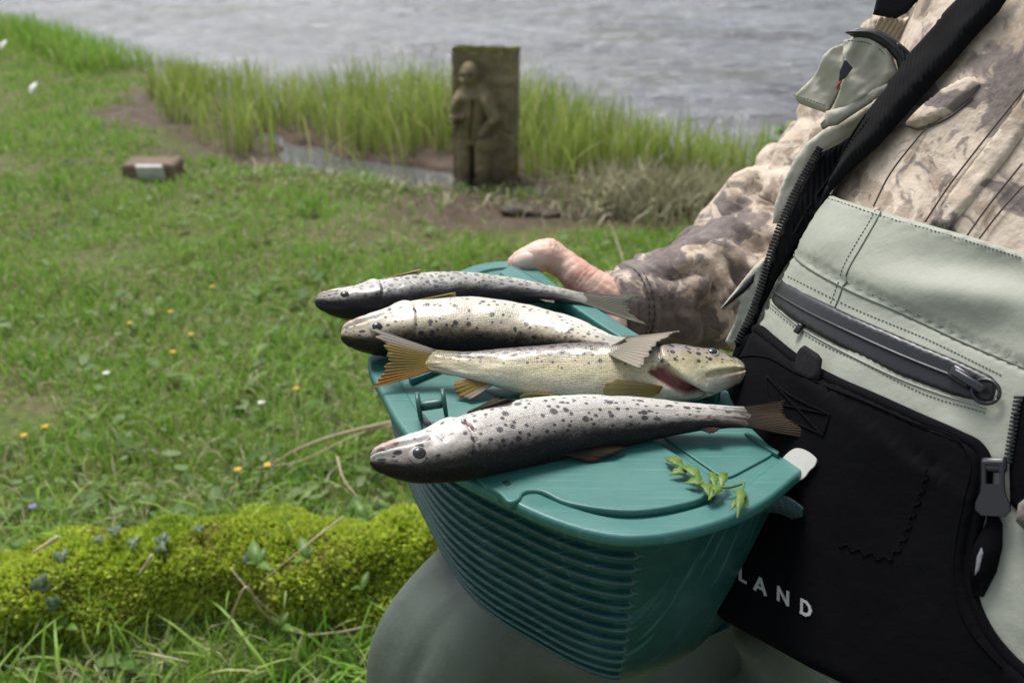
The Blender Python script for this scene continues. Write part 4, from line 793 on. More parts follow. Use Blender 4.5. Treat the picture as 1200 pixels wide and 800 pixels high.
GREYP = plastic('grey_print', (.40, .40, .39), .7); WHITE = plastic('white_plastic', (.62, .60, .55), .5)
SEAM = fabric('seam_dark', (.10, .12, .095), (.12, .14, .11), .8); SEAMB = fabric('seam_brown', (.07, .055, .05), (.09, .07, .06), .8); THR = fabric('thread_tan', (.36, .31, .24), (.42, .36, .28), .8)
t = NT('skin'); nv = t.noise(55, 5, .6); c = t.mix(t.map(nv, .35, .65), (.58, .36, .28), (.65, .45, .36)); c = t.mix(t.map(t.noise(22, 3), .5, .68), c, (.56, .28, .21)); c = t.mix(t.map(t.vor(95), .05, .10, 1, 0), c, (.10, .06, .05))
t.set(base=c, rough=.48, spec=.4, sss=.12); t.b.inputs['Subsurface Radius'].default_value = (.006, .002, .001); t.bump(t.noise(240, 5, .7), .30, .0012); t.bump(t.noise(70, 4), .3, .003); SKIN = t.m
NAIL = NT('nail'); NAIL.set(base=NAIL.mix(NAIL.map(NAIL.noise(150, 3), .3, .7), (.70, .47, .40), (.76, .56, .48)), rough=.3, spec=.5, sss=.1); NAIL = NAIL.m
per_ = thing('person', (.40, .60, 0), 'seated person in camouflage shirt and sage waders holding the creel on the lap', 'person')
# ---- hand, forearm, neck and head as one body
def remesh(mb, vox, mat, name, sm=6):
    me = bpy.data.meshes.new(name); me.from_pydata([tuple(v) for v in np.concatenate(mb.V)], [], mb.F); o = bpy.data.objects.new(name, me); COL.objects.link(o)
    m = o.modifiers.new('r', 'REMESH'); m.mode = 'VOXEL'; m.voxel_size = vox; m.use_smooth_shade = True
    s = o.modifiers.new('s', 'SMOOTH'); s.factor = .5; s.iterations = sm
    dg = bpy.context.evaluated_depsgraph_get(); ev = o.evaluated_get(dg); m2 = ev.to_mesh(); V = np.array([v.co[:] for v in m2.vertices]); F = [list(p.vertices) for p in m2.polygons]; ev.to_mesh_clear(); bpy.data.objects.remove(o); return V, F
hb = MB()
def pd(l): return np.array([P(a, b, d) for a, b, d in l])
thumb = pd([(608, 309, .935), (622, 304, .935), (640, 300, .935), (658, 308, .935), (678, 325, .93), (702, 345, .93), (722, 358, .935)])
hb.tube(thumb, [.0115, .0142, .0158, .0140, .0165, .021, .026], 18, 40)
wrist = pd([(742, 362, .945), (800, 345, .99), (890, 300, 1.06)]); hb.tube(np.vstack([thumb[-1:], wrist]), [.026, .030, .038, .045], 18, 30, ell=(.85, 1.05))
palm = thumb[-1]
hb.tube([palm, palm + [-.03, -.025, -.028], palm + [-.055, -.05, -.034]], [.026, .024, .018], 16, 16, ell=(.7, 1.3))
for k, (dx, dy, ln) in enumerate([(-.02, .030, .075), (-.01, .010, .085), (.0, -.012, .08), (.012, -.033, .065)]):
    b0 = palm + np.array([-.038 + dx * .3, -.02 + dy, -.036]); dr = unit(np.array([-.86, -.42 + dy * 2, -.02])); hb.tube([b0, b0 + dr * ln * .4, b0 + dr * ln * .75 + [0, 0, .004], b0 + dr * ln + [0, 0, .010]], [.0095, .0092, .0085, .007], 12, 14)
HV, HF = remesh(hb, .0016, SKIN, 'hand', 5)
ts = spline(thumb, 120); dd_ = np.array([np.min(np.linalg.norm(ts - v, axis=1)) for v in HV]); ti_ = np.array([np.argmin(np.linalg.norm(ts - v, axis=1)) for v in HV]) / 119.; hn = unit(HV - ts[(ti_ * 119).astype(int)])
wob_ = .012 * vn(HV * 120, 301); dsp_ = np.zeros(len(HV))
for t0, wd_, dp_ in ((.235, .008, .0006), (.262, .006, .0007), (.29, .007, .0008), (.315, .006, .0005), (.60, .007, .0007), (.63, .006, .0006), (.67, .007, .0006), (.52, .006, .0003), (.74, .008, .0005)): dsp_ -= dp_ * np.exp(-((ti_ + wob_ - t0) / wd_) ** 2) * (.4 + .6 * (vn(HV * 90, 305) > -.3))
dsp_ += .0005 * fbm(HV * 160, 303, 3) + .0016 * np.exp(-((ti_ - .27) / .06) ** 2) * (hn[:, 2] > -.2); HV = HV + hn * (dsp_ * (ti_ < .97))[:, None]
core = MB(); nk = TC + tw * .44
core.tube([TC - tw * .30, TC, TC + tw * .25, TC + tw * .38], [.11, .115, .115, .09], 20, 20); core.tube([TC + tw * .38, nk + np.array([0, 0, .05]), nk + np.array([0, 0, .10])], [.06, .055, .055], 16, 10)
hc = nk + np.array([0, 0, .19]) + ff_ * .035; HR = np.stack([tt_, ff_, np.array([0, 0, 1.])]); core.sphere(hc, (.075, .095, .115), HR, 24, 18); core.sphere(hc + ff_ * .03 - np.array([0, 0, .06]), (.055, .06, .06), HR)
core.tube([hc + ff_ * .09 + np.array([0, 0, .015]), hc + ff_ * .112 - np.array([0, 0, .02])], [.009, .013], 10)
for s_ in (-1, 1): core.sphere(hc + tt_ * s_ * .077 - np.array([0, 0, .01]), (.012, .02, .032), HR)
core.tube([hc + ff_ * .088 + tt_ * .022 - np.array([0, 0, .055]), hc + ff_ * .094 - np.array([0, 0, .053]), hc + ff_ * .088 - tt_ * .022 - np.array([0, 0, .055])], .007, 8)
lsh = TC + tw * .33 + tt_ * .20; core.tube([lsh, lsh + np.array([.03, -.05, -.22]), lsh + np.array([-.02, -.16, -.34])], [.045, .042, .035], 14, 20)
CV, CF = remesh(core, .009, SKIN, 'core', 4)
mesh('body', np.concatenate([HV, CV]), HF + [[i + len(HV) for i in f] for f in CF], SKIN, per_)
# thumb nail
mb = MB(); tn_ = plane_cast(P(618, 300, .918), (-.15, -.80, .55)); nb = np.array([(601, 309), (602, 302), (609, 297), (618, 295), (624, 298), (626, 305), (623, 311), (614, 314), (605, 313)], float)
nc = nb.mean(0)
def nail_pt(q, lift):
    # drop the nail on the remeshed thumb: nearest visible vertex depth plus a little
    r = HV - CAM; d = r @ FW; X2 = 600 + FPX * (r @ AX) / d; Y2 = 400 - FPX * (r @ UPV) / d; out = []
    for x, y in q:
        w = np.exp(-((X2 - x) ** 2 + (Y2 - y) ** 2) / 18.) ; near = w > .05; dm = d[near].min(); sel = near & (d < dm + .006); dd = (d[sel] * w[sel]).sum() / w[sel].sum(); out.append(P(x, y, dd - lift))
    return np.array(out)
nb2 = closed_spline([tuple(p) for p in nb], 40); rg = [nail_pt(nc + (nb2 - nc) * f, l) for f, l in ((1.0, -.0012), (.97, .0004), (.85, .0010), (.5, .0014), (.15, .0015))]; mb.loft(rg); mb.build('thumb_nail', NAIL, per_)
# cap and hair outline for the head above the frame
mb = MB(); mb.sphere(hc + np.array([0, 0, .045]) - ff_ * .008, (.088, .108, .095), HR, 24, 14); V = mb.V[0]; V[:, 2] = np.maximum(V[:, 2], hc[2] + .035); mb.V[0] = V
br = [hc + np.array([0, 0, .04]) + ff_ * (.095 + .07 * math.cos(a)) + tt_ * .085 * math.sin(a) for a in np.linspace(-1.5, 1.5, 14)]; mb.add(np.array([p for p in br] + [p - np.array([0, 0, .004]) for p in br]), [list(range(14)), list(range(27, 13, -1))] + [[i, 14 + i, 15 + i, i + 1] for i in range(13)]); mb.build('cap', KHAKI, per_)
# ---- shirt: torso shell and sleeves
rings = []; thh = np.linspace(0, 2 * np.pi, 150, endpoint=False)
for c in np.linspace(-.24, .42, 150):
    k = tsc(np.array(c)) * (1 - .35 * sst(.34, .43, c)); a = TA * k * np.sign(np.cos(thh)) * np.abs(np.cos(thh)) ** (2 / TQ); b = TB * k * np.sign(np.sin(thh)) * np.abs(np.sin(thh)) ** (2 / TQ)
    p = TC + c * tw + np.outer(a, tt_) + np.outer(b, tn); nr = unit(np.outer(np.cos(thh) / TA, tt_) + np.outer(np.sin(thh) / TB, tn)); rings.append(p + nr * (.0045 * fbm(p * np.array([13, 13, 7]), 201, 3) + .003 * np.sin((p @ (tt_ * .9 + tw * .5)) * 95 + 4 * vn(p * 8, 203)) * vn(p * 6, 207))[:, None])
sb = MB(); sb.loft(rings); shirt = sb.build('shirt', CAMO, per_)
def sleeve(pts, r, n, name, amp=1., seed=0):
    mb = MB()
    def dsp(f, th): 
        q = np.stack([np.cos(th) * 1.2, np.sin(th) * 1.2, np.full_like(th, f * 9)], -1); q2 = np.stack([np.cos(th) * .8, np.sin(th) * .8, np.full_like(th, f * 5)], -1)
        w = vn(q2, 211 + seed); fold = np.abs(np.sin((f * 7.5 + .9 * w + .35 * np.cos(th - 2)) * math.pi)) ** .7 - .6
        top = np.clip(np.cos(th), 0, 1) * (.026 * np.exp(-((f - .90) / .014) ** 2) + .010 * np.exp(-((f - .84) / .02) ** 2) - .004 * np.exp(-((f - .945) / .015) ** 2) + .010 * np.exp(-((f - .63) / .03) ** 2) + .008 * np.exp(-((f - .56) / .015) ** 2)) * (seed == 0)
        rd = (1 - np.abs(vn(np.stack([np.cos(th) * 1.5, np.sin(th) * 1.5, np.full_like(th, f * 16)], -1), 261 + seed))) ** 6 + .7 * (1 - np.abs(vn(np.stack([np.cos(th - 1) * 2.2, np.sin(th - 1) * 2.2, np.full_like(th, f * 24)], -1), 263 + seed))) ** 6
        top = top - .009 * rd * (1 - .8 * sst(.93, .98, f)) + .003
        return top + amp * (.011 * fold * (.5 + .7 * vn(q2 * 1.7, 217 + seed)) * sst(0, .06, 1 - f) + .008 * fbm(q, 213 + seed, 3) * (1 - .6 * sst(.88, 1, f)))
    mb.tube(pts, r, 72, n, disp=dsp, rnd=False); return mb.build(name, CAMS, shirt)
sl_ = pd([(1170, -60, .92), (1085, 70, .98), (990, 180, 1.03), (905, 272, 1.06), (856, 332, 1.02), (800, 347, .975), (765, 352, .95), (738, 358, .938)])
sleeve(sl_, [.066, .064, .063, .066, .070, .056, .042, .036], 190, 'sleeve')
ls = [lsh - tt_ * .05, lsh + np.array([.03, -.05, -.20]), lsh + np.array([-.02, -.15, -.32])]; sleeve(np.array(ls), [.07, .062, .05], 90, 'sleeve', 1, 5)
# cuff
ca = P(748, 357, .942); cb_ = P(716, 361, .93); mb = MB(); mb.tube([ca, ca * .5 + cb_ * .5, cb_], [.0375, .0365, .0345], 64, 20, rnd=False, disp=lambda f, th: .0016 * fbm(np.stack([np.cos(th) * 2, np.sin(th) * 2, 0 * th + f * 4], -1), 231, 3) + .0012 * (f < .2)); mb.build('cuff', CAMS, shirt)
mb = MB()
for off_ in (.0, .005):
    ax_ = unit(cb_ - ca); u1 = unit(np.cross(ax_, [0, 0, 1])); v1 = np.cross(ax_, u1); cen = ca + ax_ * (.006 + off_)
    an = np.linspace(0, 2 * np.pi, 70)
    for i in range(0, 69, 2): mb.tube([cen + (.0382 - off_ * .05) * (u1 * math.cos(a) + v1 * math.sin(a)) for a in an[i:i + 2]], .0006, 5)
mb.build('cuff_stitching', SEAMB, shirt)
# shirt pocket flap and seams
patch('pocket_flap', [(1066, 150), (1080, 134), (1105, 112), (1130, 97), (1146, 93), (1152, 102), (1140, 118), (1118, 136), (1095, 148), (1078, 153)], CAMO, shirt, .003, .005, 4, 5)
mb = MB()
for pth in [[(1050, 158), (1062, 150), (1080, 155), (1096, 150), (1120, 138), (1143, 118)], [(1028, 244), (1045, 210), (1075, 170), (1105, 135), (1140, 100)], [(1088, 262), (1110, 228), (1150, 175), (1200, 112), (1260, 35)], [(1104, 268), (1130, 232), (1165, 185), (1200, 142)], [(1135, 280), (1160, 245), (1200, 195)], [(1148, 285), (1175, 250), (1200, 222)], [(990, 215), (1020, 175), (1060, 130), (1110, 80), (1160, 30)]]:
    line_on(mb, pth, .0006, .0035)
mb.build('seam', SEAMB, shirt)
patch('placket', [(1092, 264), (1118, 226), (1160, 170), (1204, 112), (1230, 120), (1180, 190), (1140, 240), (1112, 272)], CAMO, shirt, .002, .0035, 5, 3, wr=.0012, wf=90)
# ---- waders: legs, seat and bib
rl = np.array([(.46, .66, .44), (.34, .685, .47), (.20, .685, .495), (.08, .675, .500), (.015, .665, .495), (-.032, .655, .45), (-.045, .66, .36), (-.04, .68, .22), (-.035, .69, .09)]); rr_ = [.125, .115, .104, .092, .085, .078, .068, .062, .06]
ll = np.array([(.50, .48, .44), (.42, .38, .46), (.30, .285, .49), (.17, .225, .50), (.09, .20, .49), (.055, .19, .42), (.05, .20, .30), (.05, .22, .18), (.05, .23, .09)])
def legdisp(seed):
    def f_(f, th):
        lf = .0085 * np.sin(4 * th + 9 * f + seed) * np.exp(-((f - .55) / .14) ** 2) + .0065 * np.sin(7 * th - 14 * f) * np.exp(-((f - .48) / .08) ** 2)
        q = np.stack([np.cos(th), np.sin(th), np.full_like(th, f * 6)], -1); rd = (1 - np.abs(vn(np.stack([np.cos(th) * 1.6, np.sin(th) * 1.6, np.full_like(th, f * 4.5)], -1), 251 + seed))) ** 6; lf = lf - .010 * rd + .003
        return lf + .008 * fbm(q * 1.3, 241 + seed, 3) + .012 * np.sin((f * 16 + 1.5 * np.cos(th + 1) + 2 * vn(q, 245 + seed)) * 1.6) * np.clip(vn(q * 1.2, 247 + seed) + .1, 0, 1)
    return f_
lb = MB(); lb.tube(rl, rr_, 64, 150, disp=legdisp(0)); lb.tube(ll, rr_, 48, 110, disp=legdisp(4)); lb.tube([TC - tw * .12, TC - tw * .24, TC - tw * .33], [.12, .13, .12], 48, 30, disp=legdisp(9))
for fx, fy in ((-.045, .69), (.045, .23)):
    lb.tube([(fx + .03, fy + .02, .09), (fx + .02, fy + .01, .055), (fx - .05, fy - .04, .05), (fx - .13, fy - .09, .042), (fx - .17, fy - .115, .036)], [.055, .056, .05, .046, .034], 20, 24)
wad = lb.build('waders', WADE, per_)
BIB = [(975, 229), (990, 236), (1030, 249), (1090, 266), (1150, 283), (1200, 299), (1290, 325), (1330, 430), (1330, 620), (1290, 820), (1200, 900), (1110, 850), (1020, 790), (930, 745), (860, 710), (835, 640), (842, 520), (858, 430), (868, 400), (884, 368), (902, 335), (925, 298), (950, 262)]
def bibw(x, y):
    f = .0055 * np.sin((y - .29 * x + 8 * np.sin(x / 60)) / 16.) * np.exp(-((x - 1130) / 110) ** 2 - ((y - 345) / 45) ** 2) - .003 * np.exp(-((y - (297 + .56 * (x - 930) * (x < 1000) + (x >= 1000) * (39 + .47 * (x - 1000)))) / 3.5) ** 2)
    f += .004 * np.exp(-((x - 985) / 45) ** 2 - ((y - 290) / 28) ** 2)
    return f
patch('bib', BIB, SAGE, wad, .004, .004, 6, 3, wr=.0022, wf=16, disp=bibw, seed=3)
# the bib carries on round the other side of the body
qb, _ = cast([1262, 1262], [317, 400]); rb_ = qb - TC; ch = float(rb_[0] @ tw); th0 = math.atan2(float(rb_[1] @ tn) / TB, float(rb_[1] @ tt_) / TA); rg = []
for c in np.linspace(-.22, ch, 30):
    tz = np.linspace(th0, -math.pi / 2, 70); k = tsc(np.array(c)); a = (TA * k + .007) * np.sign(np.cos(tz)) * np.abs(np.cos(tz)) ** (2 / TQ); b = (TB * k + .007) * np.sign(np.sin(tz)) * np.abs(np.sin(tz)) ** (2 / TQ); rg.append(TC + c * tw + np.outer(a, tt_) + np.outer(b, tn))
rin = [r_ - unit(r_ - TC - np.outer((r_ - TC) @ tw, tw)) * .004 for r_ in rg]; mb = MB(); mb.loft([np.vstack([a_, b_[::-1]]) for a_, b_ in zip(rg, rin)]); mb.build('bib_side', SAGE, wad)
mb = MB()
for pth in [[(1040, 254), (1028, 280), (1008, 320), (987, 364)], [(930, 298), (958, 320), (998, 343), (1060, 370), (1130, 403), (1215, 440)]]: line_on(mb, pth, .0006, .0001, surf=bibsurf)
mb.build('bib_seam', SEAM, wad)
mb = MB()
for pth in [[(1034, 252), (1022, 278), (1002, 318), (982, 360)], [(978, 236), (1030, 255), (1100, 275), (1200, 306)], [(905, 360), (955, 398), (1020, 430), (1090, 465), (1160, 487)], [(1003, 338), (1060, 363), (1130, 396), (1200, 430)], [(932, 328), (1000, 362), (1090, 400), (1178, 443)]]: stitches(mb, pth, .0003, surf=bibsurf, gap=4.5, r=.00035); mb.build('bib_stitching', SEAM, wad); mb = MB()
zp = patch('zip_pocket', [(919, 328), (960, 352), (1010, 376), (1070, 402), (1130, 427), (1166, 444), (1174, 452), (1171, 470), (1163, 478), (1120, 466), (1060, 444), (1000, 415), (950, 387), (915, 362), (906, 350), (910, 338)], ZIPB, wad, .0075, .0022, 4, 4)
mb = MB()
line_on(mb, [(913, 345), (955, 370), (1010, 397), (1070, 424), (1120, 444), (1150, 456)], .0012, .0100); mb.build('pocket_coil', ZIPB, wad)
mb = MB(); line_on(mb, [(908, 356), (950, 390), (1000, 418), (1060, 447), (1120, 469), (1160, 481)], .0006, .0004, surf=bibsurf); mb.build('pocket_piping', SAGE, wad)
q_, n_ = cast([1135, 1158], [447, 461]); ax_ = unit(q_[1] - q_[0]); R_ = np.stack([ax_, np.cross(n_[0], ax_), n_[0]])
mb = MB(); mb.box(q_[0] + n_[0] * .0130, .014, .009, .005, R_, .0018); mb.box(q_[0] + n_[0] * .0160 + ax_ * .006, .02, .005, .003, R_, .001); mb.build('zipper_slider', METAL, wad)
q_, n_ = cast([1163], [464]); u1 = R_[0]; v1 = R_[1]; mb = MB(); rp = [q_[0] + n_[0] * .0125 + (u1 * math.cos(a) * .0075 + v1 * math.sin(a) * .0065) for a in np.linspace(0, 2 * np.pi, 25)]; mb.tube(rp, .0012, 8, rnd=False); mb.build('pull_ring', METAL, wad)
q_, n_ = cast([948], [391]); mb = MB(); mb.box(q_[0] + n_[0] * .0095, .004, .007, .003, R_, .0008); mb.build('zip_stop', ZIPB, wad)
# centre front zipper of the waders with slider and pull
patch('front_zipper_tape', [(1190, 490), (1204, 460), (1230, 470), (1225, 560), (1204, 610), (1186, 592), (1184, 550)], BLACK, wad, .006, .004, 5, 4)
mb = MB()
for yy in np.arange(470, 545, 4.6):
    q_, n_ = cast([1199 - (yy - 470) * .17], [yy]); mb.box(q_[0] + n_[0] * .011, .004, .0016, .003, np.stack([AX, UPV, -FW]), .0005)
mb.build('front_zipper_teeth', ZIPB, wad)
q_, n_ = cast([1172, 1172, 1172, 1170], [548, 562, 580, 596]); n0 = n_.mean(0); up_ = unit(q_[0] - q_[2]); sd0 = unit(np.cross(up_, n0)); Rz = np.stack([sd0, up_, n0])
mb = MB(); mb.box(q_[0] + n0 * .013, .013, .008, .006, Rz, .0018); mb.build('front_slider', METAL, wad)
mb = MB(); mb.box(q_[1] + n0 * .015 - sd0 * .0045, .0026, .016, .003, Rz, .0008); mb.box(q_[1] + n0 * .015 + sd0 * .0045, .0026, .016, .003, Rz, .0008); mb.box(q_[1] + n0 * .015 + up_ * .0075, .0115, .003, .003, Rz, .0008)
mb.loft([np.array([q_[2] + n0 * (.0135 + h) + sd0 * w * sx for sx, h in ((-1, 0), (1, 0), (1, .003), (-1, .003))]) + up_ * y_ for y_, w in ((.0045, .0055), (0, .006), (-.006, .0085), (-.0095, .0085), (-.0125, .0055))]); mb.build('front_pull', ZIPB, wad, False)
cq, cn = cast([1170, 1172, 1165, 1157, 1152], [600, 615, 640, 668, 698]); mb = MB(); rib = cq + cn * .012; wds = [.004, .008, .014, .015, .006]
mb.loft([np.array([rib[i] - sd0 * wds[i] / 2, rib[i] + sd0 * wds[i] / 2, rib[i] + sd0 * wds[i] / 2 + n0 * .0018, rib[i] - sd0 * wds[i] / 2 + n0 * .0018]) for i in range(5)]); mb.build('pull_cord', BLACK, wad)
patch('cord_print', [(1153, 652), (1158, 642), (1160, 648), (1155, 668), (1150, 674)], fabric('woven_label', (.13, .13, .15), (.2, .2, .22)), wad, .0140, .0004, 3)
patch('shirt_tail', [(1199, 592), (1225, 570), (1240, 620), (1206, 622), (1196, 612)], CAMO, shirt, .012, .006, 5, 5)
# ---- black hand-warmer pouch
POU = [(880, 387), (893, 389), (912, 402), (945, 428), (985, 451), (1030, 471), (1085, 496), (1130, 516), (1150, 527), (1159, 540), (1160, 560), (1152, 600), (1143, 640), (1140, 672), (1146, 705), (1160, 738), (1185, 770), (1220, 800), (1250, 840), (1240, 890), (1130, 870), (1030, 815), (960, 782), (905, 752), (860, 728), (832, 700), (822, 640), (832, 540), (846, 450), (862, 405), (870, 392)]
def pouw(x, y):
    a = np.array([965, 446.]); b = np.array([1104, 552.]); ab = b - a; t_ = np.clip(((x - a[0]) * ab[0] + (y - a[1]) * ab[1]) / (ab @ ab), 0, 1); sgn = (x - a[0]) * ab[1] - (y - a[1]) * ab[0]; d = np.hypot(x - a[0] - t_ * ab[0], y - a[1] - t_ * ab[1] - 6 * np.sin(t_ * 3.1))
    return -.003 * np.exp(-(d / 4) ** 2) + .003 * np.where(sgn < 0, np.exp(-d / 30), 0)
pou = patch('handwarmer_pouch', POU, BLACK, per_, .010, .007, 6, 9, wr=.0012, wf=13, disp=pouw, seed=8)
mb = MB(); line_on(mb, [(868, 404), (872, 391), (884, 387), (898, 391), (915, 404), (945, 428), (985, 451), (1030, 471), (1085, 496), (1130, 516), (1150, 527), (1159, 541), (1160, 560), (1152, 600), (1143, 640), (1140, 672), (1146, 705), (1160, 738), (1185, 770), (1220, 800)], .0042, .010, n=160, k=10); mb.build('piping', BLACK, pou)
patch('pull_tab', [(957, 418), (963, 414), (978, 424), (982, 430), (979, 452), (972, 457), (951, 446), (951, 438)], BLK2, pou, .016, .003, 3, 3)
mb = MB()
for pth in [[(921, 450), (945, 470), (993, 494)], [(921, 450), (924, 480), (985, 518)], [(993, 494), (985, 518)], [(921, 480), (993, 494)], [(921, 450), (985, 518)]]: line_on(mb, pth, .0008, .0003, surf=pousurf)
line_on(mb, [(873, 428), (885, 426), (920, 428), (955, 446), (985, 460), (1030, 478), (1080, 500), (1140, 528), (1147, 545), (1140, 590), (1130, 640), (1128, 675), (1134, 708), (1150, 742), (1180, 776)], .0006, .0003, n=150, surf=pousurf)
mb.build('seam', BLACK, pou)
mb = MB(); stitches(mb, [(1102, 555), (1094, 580), (1082, 610), (1070, 640), (1058, 655), (1030, 650), (1000, 640)], .0004, surf=pousurf, gap=7, r=.0005, zig=2.4); mb.build('zigzag_stitching', BLACK, pou)
# lettering
def glyph(strokes, org, w, h, er=(.887, .46), eu=(.03, -1.), lw=.20):
    er = np.array(er); eu = np.array(eu); out = []
    for (x0, y0, x1, y1) in strokes:
        a = np.array([x0 * w, y0 * h]); b = np.array([x1 * w, y1 * h]); d = (b - a) / np.linalg.norm(b - a); n = np.array([-d[1], d[0]]) * lw * h / 2; a2, b2 = a - d * lw * h * .3, b + d * lw * h * .3
        out.append([np.array(org) + er * p[0] + eu * p[1] for p in (a2 - n, b2 - n, b2 + n, a2 + n)])
    return out
arcs = [(.05, .95), (.5, .95), (.82, .78), (.95, .5), (.82, .22), (.5, .05), (.05, .05)]
G = [(glyph([(.1, .05, .1, .95), (.1, .07, .85, .07)], (887, 683), 10, 16)), (glyph([(.05, 0, .5, .98), (.95, 0, .5, .98), (.25, .3, .75, .3)], (904, 693), 15, 16)), (glyph([(.08, .03, .08, .97), (.92, .03, .92, .97), (.08, .95, .92, .05)], (930, 705), 14, 16)),
     (glyph([(.08, .05, .08, .95)] + [(*arcs[i], *arcs[i + 1]) for i in range(6)], (956, 719), 13, 16)), (glyph([(.1, .0, .1, .9)], (879, 679), 8, 16))]
mb = MB()
for ch in G:
    for i, qd in enumerate(ch):
        q_, n_ = pousurf([p[0] for p in qd], [p[1] for p in qd]); o_ = .0006 + .00012 * i; mb.add(np.concatenate([q_ + n_ * o_, q_ + n_ * (o_ - .004)]), [[0, 1, 2, 3], [7, 6, 5, 4], [0, 4, 5, 1], [1, 5, 6, 2], [2, 6, 7, 3], [3, 7, 4, 0]])
mb.build('lettering', GREYP, pou, False)
patch('white_tag', [(945, 541), (957, 533), (973, 539), (979, 546), (977, 552), (971, 558), (965, 566), (957, 570), (948, 568), (936, 560)], WHITE, pou, .020, .0010, 3, 0, round_=1, smooth=False)
# ---- black strap with the vest's zipper running along it
STR = [(1142, -14), (1132, 8), (1105, 40), (1080, 66), (1056, 98), (1022, 140), (985, 168), (960, 180), (945, 205), (930, 235), (918, 262), (906, 292), (896, 325), (886, 360), (868, 398), (880, 396), (894, 360), (912, 325), (935, 290), (962, 250), (982, 226), (1010, 200), (1040, 175), (1062, 150), (1090, 118), (1120, 85), (1150, 50), (1178, 20), (1200, -14)]
stp = patch('strap', STR, RIBW, per_, .007, .007, 6, 7, wr=.0015, wf=40)
mb = MB(); line_on(mb, [(1030, 142), (1005, 172), (975, 205), (950, 240), (930, 275)], .0009, .0145); stitches(mb, [(1035, 148), (1010, 176), (980, 210), (955, 245)], .0148, gap=5, r=.0005); mb.build('strap_seam', BLK2, stp)
# ---- vest
vp = plane_cast(P(950, 170, .768), (-.55, -.80, .25)); vst = patch('vest', [(1035, 112), (1000, 135), (968, 150), (945, 168), (930, 190), (917, 215), (908, 240), (906, 262), (914, 262), (926, 245), (940, 214), (958, 184), (985, 170), (1025, 145), (1050, 120)], KHAKI, per_, 0, .006, 4, 4, surf=vp, wr=.002, wf=60)
patch('vest_edge', [(900, 298), (884, 312), (868, 332), (845, 361), (848, 364), (868, 352), (862, 376), (850, 400), (860, 410), (872, 396), (886, 362), (898, 325)], KHAKI, vst, 0, .006, 4, 4, surf=plane_cast(P(875, 350, .765), (-.55, -.80, .2)), wr=.004, wf=70)
patch('vest_lining', [(888, 318), (876, 330), (852, 356), (848, 362), (862, 352), (875, 342), (886, 330)], ZIPB, vst, .0055, .002, 4, 2, surf=plane_cast(P(875, 350, .765), (-.55, -.80, .2)))
patch('vest_panel', [(985, 66), (1010, 50), (1060, 46), (1095, 60), (1060, 110), (1030, 145), (985, 172), (955, 196), (930, 240), (914, 262), (906, 290), (896, 318), (884, 350), (866, 396), (880, 392), (905, 340), (935, 290), (975, 230), (1040, 170), (1075, 120), (1040, 100), (1000, 110)], KHAKI, vst, -.004, .003, 6, 0, surf=plane_cast(P(960, 180, .785), (-.55, -.80, .25)))
pk_s = plane_cast(P(1000, 100, .735), (-.42, -.85, .30))
def pkw(x, y): return .0022 * np.sin((x * .9 + y * .35 + 3 * np.sin(y / 9)) / 3.4) * np.exp(-((y - 62 - .45 * (x - 1000)) / 16) ** 2) + .003 * np.sin((x - .8 * y) / 11.)
pk = patch('vest_pocket', [(932, 114), (946, 99), (958, 84), (966, 68), (978, 57), (992, 50), (1004, 56), (998, 84), (988, 108), (973, 134), (952, 127), (936, 121)], KHAKI, vst, 0, .012, 2.5, 4, surf=pk_s, wr=.0025, wf=80, seed=6, disp=pkw)
patch('pocket_front', [(990, 50), (1004, 46), (1022, 49), (1038, 58), (1050, 72), (1057, 90), (1042, 105), (1015, 122), (990, 138), (966, 153), (964, 148), (974, 133), (985, 111), (993, 88), (988, 66)], KHAKI, vst, .008, .012, 2.5, 4, surf=pk_s, wr=.0025, wf=80, seed=9, disp=pkw)
mb = MB()
for pth in [[(936, 116), (955, 122), (971, 128)], [(998, 54), (1020, 57), (1036, 66), (1046, 80)]]: stitches(mb, pth, .0215, surf=pk_s, gap=3.5, r=.0004)
mb.build('pocket_stitching', SEAM, vst)
patch('pocket_zipper', [(994, 44), (1008, 38), (1030, 40), (1050, 50), (1064, 62), (1072, 78), (1068, 94), (1056, 92), (1052, 76), (1040, 62), (1022, 53), (1004, 50)], ZIPB, vst, .018, .005, 3, 4, surf=pk_s)
mb = MB(); line_on(mb, [(1000, 45), (1025, 46), (1045, 57), (1058, 72), (1062, 90)], .0012, .0236, surf=pk_s); mb.build('zipper_coil', METAL, vst)
mb = MB(); line_on(mb, [(1055, 60), (1066, 68), (1070, 80), (1060, 74), (1055, 62)], .0012, .0265, surf=pk_s); line_on(mb, [(1060, 66), (1064, 84)], .002, .0255, surf=pk_s); mb.build('pocket_pull', METAL, vst)
patch('pocket_logo', [(995, 76), (1004, 86), (996, 97), (988, 102), (989, 90)], ZIPB, vst, .0245, .0008, 2, 0, surf=pk_s)
RED = plastic('red_print', (.35, .03, .03), .6); patch('logo_tip', [(988, 102), (992, 100), (986, 112), (985, 108)], RED, vst, .0245, .0008, 2, 0, surf=pk_s)
patch('pocket_flap', [(972, 134), (995, 128), (1020, 112), (1050, 98), (1062, 96), (1040, 112), (1012, 132), (985, 150), (966, 153)], KHAKI, vst, .018, .004, 3, 3, surf=pk_s, wr=.0015, wf=90)
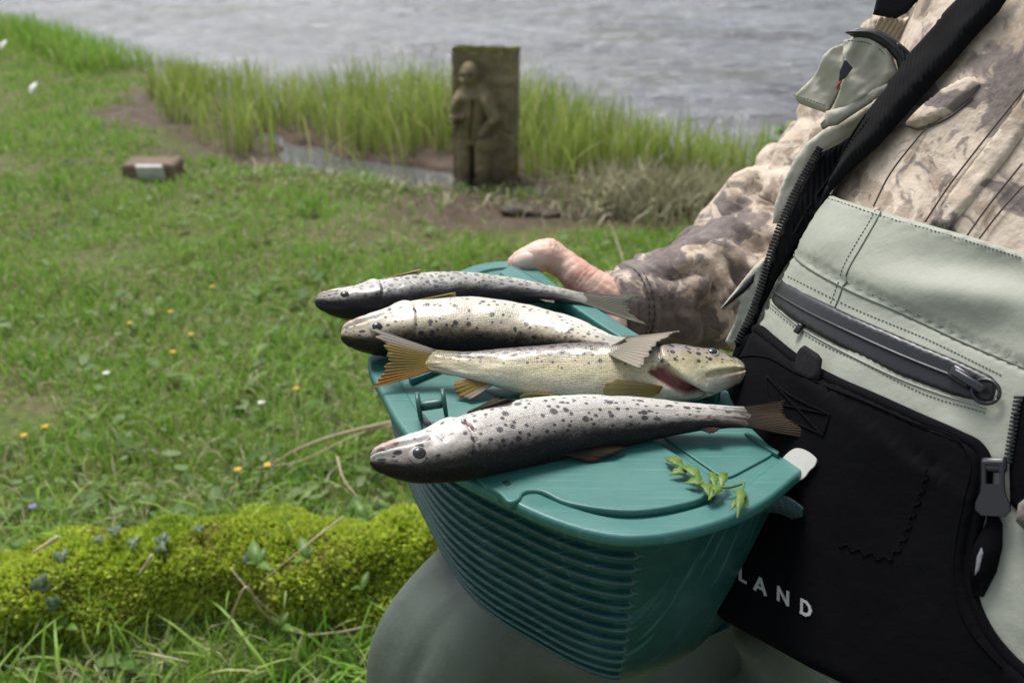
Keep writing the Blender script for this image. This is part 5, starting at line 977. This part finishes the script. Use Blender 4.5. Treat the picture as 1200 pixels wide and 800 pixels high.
patch('dark_tab', [(1024, 124), (1040, 110), (1058, 98), (1064, 100), (1050, 114), (1030, 136), (1022, 140), (1018, 134)], ZIPB, vst, .01, .004, 3, 3, surf=pk_s)
TANE = fabric('tan_elastic', (.42, .33, .22), (.50, .41, .29), .8, 600, .5); EL = plane_cast(P(1075, 40, .745), (-.42, -.85, .30))
def elw(x, y): return .0022 * np.sin((x * .84 + y * .54) * 1.15)
patch('tan_elastic', [(1022, 42), (1030, 22), (1048, 20), (1062, 26), (1076, 6), (1092, 14), (1106, 28), (1094, 48), (1080, 68), (1068, 64), (1050, 48)], TANE, vst, .004, .004, 2.5, 3, surf=EL, disp=elw)
patch('black_elastic', [(1034, -14), (1028, 4), (1024, 20), (1050, 25), (1064, 18), (1074, 6), (1090, 10), (1106, 32), (1126, 12), (1145, -14)], BLK2, vst, .008, .005, 3, 3, surf=EL)
# zipper teeth along the vest edge
zq = spline(np.array([(962, 176), (948, 200), (935, 224), (924, 248), (914, 272), (905, 298), (898, 322), (890, 348), (880, 374), (866, 402)], float), 62); mb = MB()
q_, n_ = cast(zq[:, 0] + 1, zq[:, 1]); Tq = unit(np.gradient(q_, axis=0))
for i in range(62):
    sdv = unit(np.cross(n_[i], Tq[i])); sdv = sdv if sdv[0] < 0 else -sdv; cpt = q_[i] + n_[i] * .0135 + sdv * .002; mb.box(cpt, .0055, .0019, .0032, np.stack([sdv, Tq[i], np.cross(sdv, Tq[i])]), .0005)
mb.build('zipper_teeth', ZIPB, vst)
# ---- what the person sits on
t = NT('bark'); t.set(base=t.mix(t.map(t.noise(30, 5), .3, .7), (.06, .045, .03), (.14, .11, .08)), rough=.9); t.bump(t.noise(40, 5, .7, co=t.co((1, 1, .25))), .8, .02)
mb = MB(); an = np.linspace(0, 2 * np.pi, 60, endpoint=False); mb.loft([np.stack([.55 + (r + .012 * np.sin(7 * an + 1)) * np.cos(an), .66 + (r + .012 * np.sin(7 * an + 1)) * np.sin(an), 0 * an + z], -1) for z, r in ((-.03, .25), (.02, .225), (.15, .205), (.30, .20), (.315, .19))]); o = mb.build('tree_stump', t.m); tag(o, 'low sawn tree stump the person sits on', 'stump')
